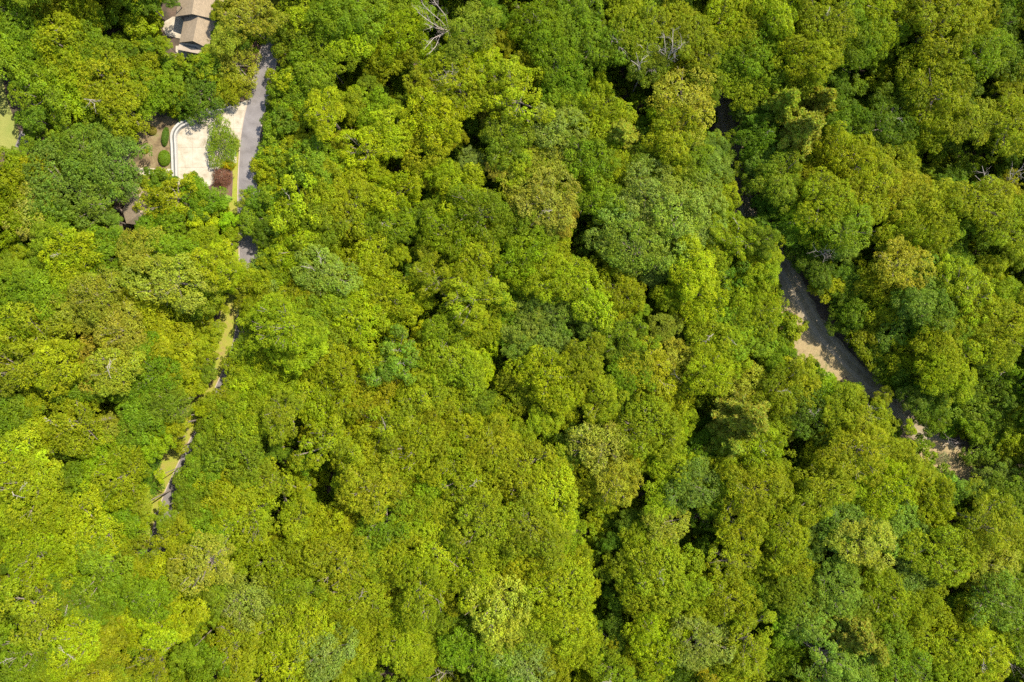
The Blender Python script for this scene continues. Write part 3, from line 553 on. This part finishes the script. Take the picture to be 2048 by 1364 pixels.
MARKS = [
 ('the concrete parking pad', 415, 290), ('the shingled house', 388, 50), ('the hipped roof', 268, 410), ('the copper maple', 445, 358),
 ('the small island tree', 440, 280), ('the clipped garden shrubs', 310, 290), ('the sliver of paved path', 46, 282),
 ('the short exposed road piece', 499, 508), ('the top end of the road', 530, 90), ('the sunny grass verge', 460, 640), ('the lowest glimpse of kerb', 345, 950),
 ('the fan-shaped dead tree', 870, 55), ('the forked dead tree', 1340, 115), ('the thin dead snag', 1278, 135), ('the right-edge dead trees', 1990, 365),
 ('the sandy bank', 1650, 710), ('the dappled road end', 1905, 915), ('the dark road stretch', 1485, 400), ('the dark blue-green conifer', 1265, 385),
 ('the black hole in the canopy', 1745, 495), ('the red-brown clearing', 578, 885), ('the centre of the picture', 1024, 682), ('the bottom left corner', 60, 1330), ('the bottom right corner', 2000, 1330),
 ('the top right corner', 2000, 40), ('the top left corner', 40, 30), ('the middle of the bottom edge', 1024, 1340), ('the dirt hollow at the bottom', 890, 1350), ('the middle of the left edge', 25, 700), ('the middle of the right edge', 2020, 690),
 ('the dark vertical gap', 1195, 1090), ('the grey twig heap', 910, 155), ('the leaning bare log', 2025, 1330)]
DIRS = ['right of', 'above right of', 'above', 'above left of', 'left of', 'below left of', 'below', 'below right of']
ORD = ['nearest', 'second', 'third', 'fourth', 'fifth', 'sixth', 'seventh', 'eighth', 'ninth', 'tenth', 'eleventh', 'twelfth', 'thirteenth', 'fourteenth']
def labels(ents):
    bins = {}
    for i, e in enumerate(ents):
        m = min(range(len(MARKS)), key=lambda k: math.hypot(e[0]-MARKS[k][1], e[1]-MARKS[k][2]))
        dx, dy = e[0]-MARKS[m][1], MARKS[m][2]-e[1]
        d = int(round(math.degrees(math.atan2(dy, dx))/45)) % 8
        bins.setdefault((m, d), []).append((math.hypot(dx, dy), i))
    out = {}
    for (m, d), L in bins.items():
        L.sort()
        for k, (_, i) in enumerate(L):
            e = ents[i]; size = 'broad' if e[2] > 52 else ('medium' if e[2] > 38 else 'small')
            out[i] = '%s %s crown, %s tree %s %s' % (size, TONE[e[3]][1], ORD[k] if len(L) > 1 else 'only', DIRS[d], MARKS[m][0])
    return out
LAB = labels(canopy)

def zcap(px, py, z):
    """low trees round the house, the pad and the upper road, which lie in open sun"""
    if px < 570 and py < 470: z = min(z, 5.5 if (px > 240 and py > 90) else 8.5)
    if 525 < px < 640 and py < 620: z = min(z, 1.0+max(0, px-545)*.05)
    if 455 < px < 575 and 375 < py < 620: z = min(z, 4.2)
    if 355 < px < 560 and 560 < py < 1080: z = min(z, 5.0)
    dr = min(math.hypot(px-q[0], py-q[1]) for q in ((1655, 625), (1680, 650), (1720, 690), (1770, 730), (1920, 860), (1960, 890)))
    if dr < 110: z = min(z, DROP+4.7+dr*.04)
    if math.hypot(px-1965, py-850) < 80: z = min(z, DROP+3.0)
    if math.hypot(px-2010, py-820) < 130: z = min(z, DROP+4.5)
    if 330 < px < 475 and 110 < py < 245: z = min(z, 3.4)

    return z
def tree(e, label):
    x, y, r, tn = e
    g0 = atg(x, y)[2]
    h = 12.0+random.uniform(0, 3.6)+(r-45)*.03
    if tn == 'D': h -= 3.5
    if tn in 'OS': h += 1.0
    if r < 30: h = min(h, 9.0)
    zc = zcap(x, y, g0+h)
    k = 0.1*(HC-zc)/HC; Rm = r*k
    if tn == 'N': key = 'feather'
    elif tn in 'PS': key = 'fine'
    elif tn in 'BG' and Rm > 3.2 and random.random() < .2: key = 'fine'
    elif tn == 'R' or random.random() < .15: key = 'loose'
    elif Rm > 5.0: key = 'big'
    elif Rm > 3.4: key = 'mid'
    else: key = 'small'
    me, tr, R0, _, _ = random.choice(LIB[key])
    px, py, _z = at(x, y, zc)
    gz = float(HT(px, py)); zc = max(zc, gz+2.2); zl = zc-gz-.15*Rm
    root = empty('pine_tree' if tn == 'N' else 'broadleaf_tree', (px, py, gz), label, 'tree', 'trees of the forest canopy')
    s = Rm/R0*1.06; a = random.uniform(0, 6.283)
    c = TONE[tn][0]; j = [random.gauss(1, .032), random.gauss(1, .03), random.gauss(1, .25)]; b = random.gauss(1, .09)
    cr = link('crown', me, None, root); cr.location = (0, 0, zl); cr.rotation_euler = (random.uniform(-.06, .06), random.uniform(-.06, .06), a)
    q_ = random.uniform(.86, 1.16) if r > 34 else 1.0; cr.scale = (s*q_, s/q_, s*random.uniform(.9, 1.35))
    cr.color = (c[0]*j[0]*b, c[1]*j[1]*b, max(.002, c[2]*j[2]*b), 1)
    tk = link('trunk', tr, None, root); tk.location = cr.location; tk.rotation_euler = (0, 0, a); tk.scale = (s, s, zl/13.0*1.01)
    return root
STICK = []
for k in range(5):
    g_ = random.Random(k); segs = []; p = np.array([0, 0, 0.]); d = np.array([1., 0, .25])
    for m in range(5):
        q = p+d*g_.uniform(.45, .75); segs.append((p, .075-.012*m, q, .075-.012*(m+1)))
        for t_ in range(2):
            e_ = q+np.array([g_.uniform(.2, .8), g_.uniform(-.8, .8), g_.uniform(0, .4)]); segs.append((q, .035, e_, .015))
        d = d+np.array([g_.gauss(0, .2), g_.gauss(0, .35), g_.gauss(0, .1)]); d /= np.linalg.norm(d); p = q
    v_, f_ = tubes(segs, 4); mm = bpy.data.meshes.new('bare_branch'); mm.from_pydata([tuple(q) for q in v_], [], f_); mm.materials.append(M['deadwood']); STICK.append(mm)
for i, e in enumerate(canopy):
    rt = tree(e, LAB[i])
    if e[2] > 36 and random.random() < .14:
        cz = rt.children[0].location.z
        for q_ in range(random.choice((1, 1, 2))):
            bo = link('bare_branch', random.choice(STICK), None, rt); a_ = random.uniform(0, 6.28); r_ = random.uniform(0, .45)*e[2]*.09
            bo.location = (math.cos(a_)*r_, math.sin(a_)*r_, cz+e[2]*.1*.42); bo.rotation_euler = (0, random.uniform(-.3, .1), random.uniform(0, 6.28)); bo.scale = (random.uniform(.6, .85),)*3

# ---- the many lesser trees filling in between: geometry-node scatter of the same crowns
def scatter(name, lib, pts, label):
    """pts: list of (x, y, z, rot, (sx, sy, sz), index, (r, g, b)); ONE stuff object"""
    me = bpy.data.meshes.new(name); me.from_pydata([p[:3] for p in pts], [], [])
    def att(n_, ty, vals, key='value'):
        a = me.attributes.new(n_, ty, 'POINT'); a.data.foreach_set(key, np.array(vals, dtype=np.float32 if ty != 'INT' else np.int32).reshape(-1))
    att('arot', 'FLOAT_VECTOR', [(0, 0, p[3]) for p in pts], 'vector'); att('ascl', 'FLOAT_VECTOR', [p[4] for p in pts], 'vector')
    att('aidx', 'INT', [p[5] for p in pts]); att('itint', 'FLOAT_VECTOR', [p[6] for p in pts], 'vector')
    o = bpy.data.objects.new(name, me); COL.objects.link(o); o['kind'] = 'stuff'; o['label'] = label; o.color = (0, 0, 0, 1)
    ng = bpy.data.node_groups.new(name, 'GeometryNodeTree')
    ng.interface.new_socket('Geometry', in_out='INPUT', socket_type='NodeSocketGeometry'); ng.interface.new_socket('Geometry', in_out='OUTPUT', socket_type='NodeSocketGeometry')
    gi = ng.nodes.new('NodeGroupInput'); go = ng.nodes.new('NodeGroupOutput')
    ci = ng.nodes.new('GeometryNodeCollectionInfo'); ci.inputs['Collection'].default_value = lib; ci.inputs['Separate Children'].default_value = True; ci.inputs['Reset Children'].default_value = True
    mp = ng.nodes.new('GeometryNodeMeshToPoints'); ip = ng.nodes.new('GeometryNodeInstanceOnPoints'); ip.inputs['Pick Instance'].default_value = True
    def na(n_, ty):
        q = ng.nodes.new('GeometryNodeInputNamedAttribute'); q.data_type = ty; q.inputs['Name'].default_value = n_; return q.outputs['Attribute']
    er = ng.nodes.new('FunctionNodeEulerToRotation'); ng.links.new(na('arot', 'FLOAT_VECTOR'), er.inputs[0])
    L = ng.links
    L.new(gi.outputs[0], mp.inputs['Mesh']); L.new(mp.outputs[0], ip.inputs['Points']); L.new(ci.outputs[0], ip.inputs['Instance'])
    L.new(na('aidx', 'INT'), ip.inputs['Instance Index']); L.new(er.outputs[0], ip.inputs['Rotation']); L.new(na('ascl', 'FLOAT_VECTOR'), ip.inputs['Scale'])
    L.new(ip.outputs[0], go.inputs[0])
    md = o.modifiers.new('scatter', 'NODES'); md.node_group = ng
    return o
LIBC = bpy.data.collections.new('crown_library'); IDX = {}
for key in LIB:
    for tup in LIB[key]:
        q = bpy.data.objects.new('lib_%02d' % len(LIBC.objects), tup[0]); q.color = (0, 0, 0, 1)
        IDX.setdefault(key, []).append((len(LIBC.objects), tup[2])); LIBC.objects.link(q)
TrV, TrF, PTS = [], [], []
def add_mass(x, y, r, tn, h, zabs=None):
    X, Y, g = atg(x, y); zc = g+h if zabs is None else zabs; k = .1*(HC-zc)/HC; Rm = r*k
    key = 'fine' if tn in 'PS' else ('feather' if tn == 'N' else ('big' if Rm > 5 else ('mid' if Rm > 3.2 else 'small')))
    i, R0 = random.choice(IDX[key]); p = at(x, y, zc); c = TONE[tn][0]; b = random.gauss(.97, .08); s = Rm/R0
    PTS.append((p[0], p[1], zc, random.uniform(0, 6.28), (s*random.uniform(.92, 1.1), s*random.uniform(.92, 1.1), s*random.uniform(.9, 1.2)), i, tuple(max(.002, q*b*random.gauss(1, .06)) for q in c)))
    v, f = tubes([((p[0], p[1], float(HT(p[0], p[1]))-.1), .2, (p[0]+random.uniform(-.4, .4), p[1]+random.uniform(-.4, .4), zc), .08)], 4)
    o = sum(len(q) for q in TrV); TrV.append(v); TrF.extend([tuple(i+o for i in q) for q in f])
for e in lower:
    h = random.uniform(10.0, 14.0)
    if e[3] == 'D': h -= 3
    x_, y_, g_ = atg(e[0], e[1])
    add_mass(e[0], e[1], max(min(e[2]*1.15, room(e[0], e[1], 60)*.85), 7), e[3], h, zcap(e[0], e[1], g_+h)-1.0)
scatter('lesser_trees', LIBC, PTS, 'mass of lesser trees filling in between the big crowns')
mesh_obj('lesser_trunks', [q for v in TrV for q in v], TrF, M['bark'])['kind'] = 'stuff'

# ---- woods going on past the frame
TrV, TrF, PTS = [], [], []
y = -420
while y < 1800:
    x = -500
    while x < 2550:
        jx, jy = x+random.uniform(-22, 22), y+random.uniform(-22, 22)
        dout = max(-jx, jx-2048, -jy, jy-1364)
        if dout > 46 and not (-170 < jx < 0 and 120 < jy < 310) and not (300 < jx < 560 and -200 < jy < 0): add_mass(jx, jy, random.uniform(46, 62), random.choice('YYGGOOBL'), random.uniform(10, 15))
        x += 70
    y += 68
scatter('surrounding_woods', LIBC, PTS, 'woods going on past the edges of the picture')
mesh_obj('surrounding_trunks', [q for v in TrV for q in v], TrF, M['bark'])['kind'] = 'stuff'

# ---- undergrowth: saplings and bushes on the forest floor
GCL = []
def gpath(px_pts, wr, rad, zg=0.0):
    L, Rr = ribbon(px_pts, 0, wr, zg)
    for a, b in zip(L, Rr): c = (a+b)/2; GCL.append((c.x, c.y, rad))
gpath(LEFT, 3.75, 3.0); gpath([(480, 570), (474, 650), (464, 700), (447, 742), (425, 790), (403, 838), (384, 874), (362, 918), (346, 952), (328, 992), (312, 1040), (300, 1100)], -2.6, 2.6)
gpath(DIRT, 0.3, 3.0, DROP)
for a, b, c in ((385, 290, 6.2), (430, 260, 6), (470, 235, 5), (310, 290, 6.3), (280, 320, 5), (455, 360, 3.5), (388, 0, 6), (388, 60, 6), (350, 55, 3), (380, 100, 4), (270, 340, 4.5), (272, 400, 4), (275, 435, 3.5),
                (0, 220, 9), (20, 265, 5), (45, 282, 3.5)): GCL.append((*at(a, b)[:2], c))
for a, b, c in ((1570, 610, 2.5), (1610, 690, 3.0), (1660, 735, 3), (1900, 915, 5), (1860, 900, 3.0), (1940, 935, 4)): GCL.append((*at(a, b, DROP)[:2], c))
GCL = np.array(GCL)
BUSH = bpy.data.collections.new('bush_library')
for k in range(5):
    V, T, P = puffy(700+k, 1.6, 8, 13, 8, .24, puff_r=(.3, .45), whorl=.16)
    me = quads_mesh('bush', V, T); me.materials.append(M['leaf']); q = bpy.data.objects.new('bush_%d' % k, me); q.color = (0, 0, 0, 1); BUSH.objects.link(q)
PTS = []
for k in range(13000):
    X, Y, g = atg(random.uniform(-80, 2130), random.uniform(-80, 1440))
    s = random.uniform(.45, 1.5)
    if (((GCL[:, 0]-X)**2+(GCL[:, 1]-Y)**2) < (GCL[:, 2]+s*.8)**2).any(): continue
    c = TONE[random.choice('DGGGYY')][0]; b = random.uniform(.8, 1.15)
    PTS.append((X, Y, g+s*.55+(random.random()**3)*6.0, random.uniform(0, 6.28), (s, s, s*random.uniform(.8, 1.3)), random.randrange(5), tuple(q*b for q in c)))
scatter('undergrowth', BUSH, PTS, 'saplings, brambles and bushes on the forest floor')

# ---- garden and road-side planting, each a thing
def shrub(name, x, y, rx, ry, h, col, label, cat='shrub', clipped=True, n=2600, leaf=.13, z0=0.0, rot=0.0, group=None, metres=0):
    g = np.random.default_rng(int(x*7+y)); k = 0.1*(HC-h*.7)/HC
    a = rx*k; b = ry*k
    d = unit(g.normal(size=(n, 3))*np.array([1, 1, 1])); d[:, 2] = np.abs(d[:, 2])
    rad = (0.86+.16*g.uniform(0, 1, n)) if clipped else (0.6+.48*g.uniform(0, 1, n))
    if not clipped:
        th = np.arctan2(d[:, 1], d[:, 0]); rad = rad*(1+.10*np.sin(5*th+1)+.08*np.sin(9*th))
    C = d*rad[:, None]*np.array([a, b, h]); C[:, 2] += .02
    c_, s_ = math.cos(rot), math.sin(rot); C = np.stack([C[:, 0]*c_-C[:, 1]*s_, C[:, 0]*s_+C[:, 1]*c_, C[:, 2]], 1)
    Nn = unit(d+g.normal(0, .45, (n, 3))+np.array([0, 0, .5])); T = np.clip(np.stack([g.normal(1, .12, n), g.normal(1, .1, n), g.normal(1, .2, n)], 1), .5, 1.6)
    s = leaf*g.uniform(.8, 1.4, n)
    me = quads_mesh(name, leaves_from(C, Nn, s, s*.65, T, g), T); me.materials.append(M['leaf'])
    root = empty(name, atg(x, y), label, cat, group)
    cr = link('foliage', me, None, root); cr.color = (*col, 1)
    v, f = tubes([((0, 0, 0), .06, (0, 0, h*.7), .03), ((0, 0, h*.2), .04, (a*.4, b*.2, h*.7), .02), ((0, 0, h*.2), .04, (-a*.4, -b*.2, h*.7), .02)], 4)
    mesh_obj('stem', v, f, M['bark'], root)
    return root
shrub('shrub', 305, 262, 9.5, 9.5, .9, (.17, .15, .02), 'rounded reddish-green shrub at the top of the garden bed', group='shrubs in the garden bed')
shrub('shrub', 292, 300, 7.5, 8, .9, (.20, .22, .01), 'small round yellow-green shrub on the left of the garden bed', group='shrubs in the garden bed')
shrub('shrub', 330, 317, 12.5, 16.5, 1.2, (.115, .19, .008), 'largest clipped green shrub, at the foot of the garden bed', n=4200, group='shrubs in the garden bed')
shrub('shrub', 320, 345, 8, 6, .7, (.22, .22, .02), 'low pale yellow-green shrub below the largest clipped shrub', clipped=False, n=1200, group='shrubs in the garden bed')
shrub('hedge', 332, 274, 6.5, 20, 1.1, (.075, .13, .012), 'narrow dark green hedge curving along the parking pad wall', 'hedge', n=3800, rot=-.12)
shrub('low_shrub', 276, 352, 7, 10, 1.0, (.15, .14, .05), 'thin grey-green bush beside the hipped roof', 'shrub', clipped=False, n=900)
shrub('golden_shrub', 458, 331, 14, 10, 1.6, (.40, .33, .004), 'golden yellow shrub just above the copper maple', 'shrub', clipped=False, n=2600)
shrub('copper_maple', 446, 356, 20, 22, 1.9, (.17, .080, .045), 'dark reddish copper maple on the mulch bed by the pad', 'tree', clipped=False, n=5200, leaf=.12)
shrub('lime_shrub', 454, 398, 12, 7, 1.2, (.24, .36, .05), 'pale lime shrub at the lower end of the mulch bed', 'shrub', clipped=False, n=1500)
shrub('roadside_bush', 1612, 645, 6, 5, 1.0, (.14, .19, .03), 'little green bush by the dirt road above the sandy bank', 'bush', clipped=False, n=500)
shrub('bank_shrub', 1880, 915, 22, 15, 1.6, (.16, .18, .07), 'sparse grey-green shrub on the left of the dappled road end', 'shrub', clipped=False, n=1500)

# the island tree standing between pad and road
it = empty('ornamental_tree', at(438, 281, 3.4), 'oval bushy tree on the parking pad island beside the road', 'tree'); it.location.z = 0
me, tr, R0, V, T = LIB['fine'][1]
cr = link('crown', me, None, it); cr.location = (0, 0, 1.7); cr.scale = (.72, .94, .5); cr.color = (.130, .190, .006, 1); cr.rotation_euler = (0, 0, 0)
tk = link('trunk', tr, None, it); tk.location = (0, 0, 1.7); tk.scale = (.5, .7, 1.7/13)

# ---- dead trees, limb by limb
def bough(pts, r0, r1, twigs, seed):
    g = random.Random(seed); segs = []; P = [np.array(at(*p)) for p in pts]; n = len(P)-1
    for i in range(n):
        a = r0+(r1-r0)*i/n; b = r0+(r1-r0)*(i+1)/n; segs.append((P[i], a, P[i+1], b))
    def grow(p, d, L, r_, depth):
        k = 3
        for _ in range(k):
            d2 = d+np.array([g.gauss(0, .25), g.gauss(0, .25), g.gauss(0.05, .2)]); d2 /= np.linalg.norm(d2)
            q = p+d2*L/k; segs.append((p, r_, q, r_*.7)); p = q; r_ *= .7; d = d2
            if depth > 0 and g.random() < .85:
                s = np.array([g.gauss(0, 1), g.gauss(0, 1), g.gauss(0, .5)]); s /= np.linalg.norm(s)
                e = d+s*.9; e /= np.linalg.norm(e); grow(p, e, L*.55, r_*.7, depth-1)
    for _ in range(twigs):
        i = g.randrange(n); u = g.random(); p = P[i]+(P[i+1]-P[i])*u; d = (P[i+1]-P[i]); Ld = np.linalg.norm(d); d = d/max(Ld, 1e-6)
        s = np.array([g.gauss(0, 1), g.gauss(0, 1), g.gauss(.1, .5)]); s /= np.linalg.norm(s); e = d*.8+s*.8; e /= np.linalg.norm(e)
        grow(p, e, g.uniform(.9, 2.2), max(.025, r1*.9), 1)
    return tubes(segs, 5)

def dead_tree(base, fork, boughs, label, seed, r=.2, twigs=7, name='dead_tree', cat='dead tree'):
    r *= .72
    up = DROP if fork[0] > 600 else 0.0
    fork = (fork[0], fork[1], fork[2]+up); boughs = [[(a, b, c+up) for a, b, c in q] for q in boughs]
    bx, by = at(*fork)[:2]; root = empty(name, (bx, by, up), label, cat)
    off = np.array([bx, by, up])
    P = at(*fork); v, f = tubes([((bx, by, up), r*1.5, P, r)], 7)
    mesh_obj('trunk', [np.array(q)-off for q in v], f, M['deadwood'], root)
    for i, b in enumerate(boughs):
        v, f = bough([fork]+b, r*.62, .035, twigs, seed*31+i)
        mesh_obj('bough', [np.array(q)-off for q in v], f, M['deadwood'], root)
dead_tree(None, (898, 62, 9), [[(890, 30, 14), (868, 2, 17), (862, -12, 18)], [(880, 40, 14), (858, 22, 17), (845, 8, 18)], [(878, 55, 14), (855, 40, 16.5), (835, 24, 17.5)], [(870, 56, 14), (850, 47, 16)], [(884, 68, 13.5), (868, 76, 15.5), (850, 96, 16.5)], [(880, 72, 12), (872, 92, 14), (858, 108, 15)]], 'large grey dead tree, boughs fanning left near the top edge', 3, .22, 11)
dead_tree(None, (1322, 146, 9), [[(1335, 118, 14), (1345, 95, 17), (1346, 58, 18)], [(1332, 112, 14), (1330, 90, 16), (1328, 68, 17)], [(1340, 108, 15), (1355, 98, 17), (1364, 90, 17.5)], [(1332, 112, 14), (1322, 104, 15), (1322, 98, 15.5)], [(1345, 116, 15), (1352, 112, 16)], [(1318, 120, 12), (1312, 130, 13), (1308, 142, 13.5)]], 'forked grey-pink dead tree left of a gold crown, upper right', 4, .22, 13)
dead_tree(None, (1278, 158, 9), [[(1279, 140, 14), (1278, 128, 16), (1272, 105, 18)], [(1277, 132, 16), (1270, 126, 17), (1262, 121, 17.5)], [(1279, 130, 16), (1284, 121, 17), (1285, 118, 17)]], 'thin pale dead snag just left of the forked dead tree', 5, .17, 4)
dead_tree(None, (1958, 378, 8), [[(1966, 366, 13), (1969, 350, 16), (1964, 332, 17.5)], [(1967, 357, 15), (1977, 346, 17)], [(1965, 365, 13), (1950, 351, 16)], [(1946, 382, 12), (1930, 376, 14), (1922, 368, 15)], [(1948, 386, 12), (1936, 388, 13)], [(1955, 392, 11), (1945, 397, 12)]], 'twisted pale dead tree left of the right-edge dead trees', 6, .2, 5)
dead_tree(None, (2012, 372, 8), [[(2022, 357, 13), (2032, 345, 16), (2046, 333, 17.5)], [(2020, 352, 14), (2020, 342, 15.5)], [(2030, 360, 14), (2043, 350, 16)]], 'pale dead tree standing at the very right edge', 7, .2, 6)
dead_tree(None, (905, 162, 12), [[(898, 155, 15), (890, 150, 16.5)], [(903, 152, 15), (908, 138, 16.5)], [(895, 165, 14), (880, 172, 15)], [(890, 158, 13), (876, 162, 14)]], 'low heap of pale dead twigs in an olive crown', 8, .12, 9)
dead_tree(None, (1233, 92, 9), [[(1236, 86, 14), (1232, 78, 15)], [(1238, 94, 14), (1245, 98, 15)], [(1228, 84, 13), (1222, 80, 13.5)]], 'small whitish bare snag left of the thin dead snag', 9, .1, 6)
dead_tree(None, (1288, 98, 12), [[(1284, 95, 15), (1280, 90, 15.5)], [(1290, 102, 14), (1294, 104, 15)]], 'short bleached stub above the thin dead snag', 10, .14, 4)
dead_tree(None, (1735, 832, 9), [[(1738, 825, 13), (1742, 818, 14)], [(1730, 830, 13), (1726, 838, 13.6)], [(1740, 832, 13), (1744, 826, 14)]], 'pale twiggy dead top on the gold trees below the dirt road', 12, .1, 11)
dead_tree(None, (710, 396, 12), [[(713, 400, 15), (712, 414, 16)], [(713, 395, 15.5), (715, 386, 16)], [(700, 440, 14), (690, 443, 15)]], 'pale forked bare branch above the yellow crowns left of centre', 13, .09, 2)
dead_tree(None, (699, 442, 12), [[(703, 436, 15), (704, 430, 15.6)], [(694, 443, 15), (688, 446, 15.6)]], 'pale crooked dead branch just below the forked bare branch', 14, .09, 4)
dead_tree(None, (612, 508, 10), [[(606, 510, 14), (602, 509, 14.3)], [(616, 512, 14), (618, 520, 14)]], 'white broken dead stub in the bright lime crowns', 15, .13, 3)
dead_tree(None, (178, 199, 8), [[(190, 200, 10.5), (168, 198, 11)], [(192, 203, 10.5), (200, 200, 11)], [(190, 208, 10.5), (188, 212, 10.8)]], 'pale horizontal dead branches in the olive tree at upper left', 16, .09, 3)
dead_tree(None, (1640, 505, 8), [[(1634, 503, 11), (1630, 497, 12)], [(1645, 508, 11), (1650, 514, 12)], [(1650, 500, 11), (1660, 503, 12)]], 'pinkish dead twigs above the dark top of the dirt road', 17, .09, 8)
dead_tree(None, (2026, 1332, 5), [[(2036, 1340, 9), (2047, 1352, 12)], [(2018, 1326, 9), (2012, 1322, 10)]], 'leaning bare log in the gap near the bottom right corner', 18, .2, 4)
dead_tree(None, (765, 854, 12), [[(772, 854, 15), (783, 852, 15.5)]], 'short white bare twig over the gold trees, left of centre', 19, .08, 1)
dead_tree(None, (375, 832, 5), [[(377, 826, 9), (372, 820, 11)], [(366, 830, 8), (362, 822, 11)], [(340, 828, 8), (334, 820, 11)]], 'bent pale saplings in the dark gap left of the road', 20, .08, 4, 'bare_sapling', 'sapling')
dead_tree(None, (893, 1345, 2), [[(885, 1352, 4), (876, 1362, 5)], [(900, 1340, 4), (905, 1332, 5)], [(882, 1345, 4), (872, 1350, 5)]], 'grey fallen branches in the dirt hollow at the bottom', 21, .1, 8, 'fallen_branches', 'branches')
dead_tree(None, (1920, 888, 1), [[(1900, 882, 3), (1885, 892, 3.5)], [(1910, 880, 3), (1895, 874, 3.5)]], 'curved bare branches over the dappled road end', 22, .07, 6, 'fallen_branches', 'branches')
dead_tree(None, (1370, 775, 9), [[(1360, 760, 12), (1352, 752, 13)]], 'faint bare twig right of the speckled crown near centre', 23, .07, 4)
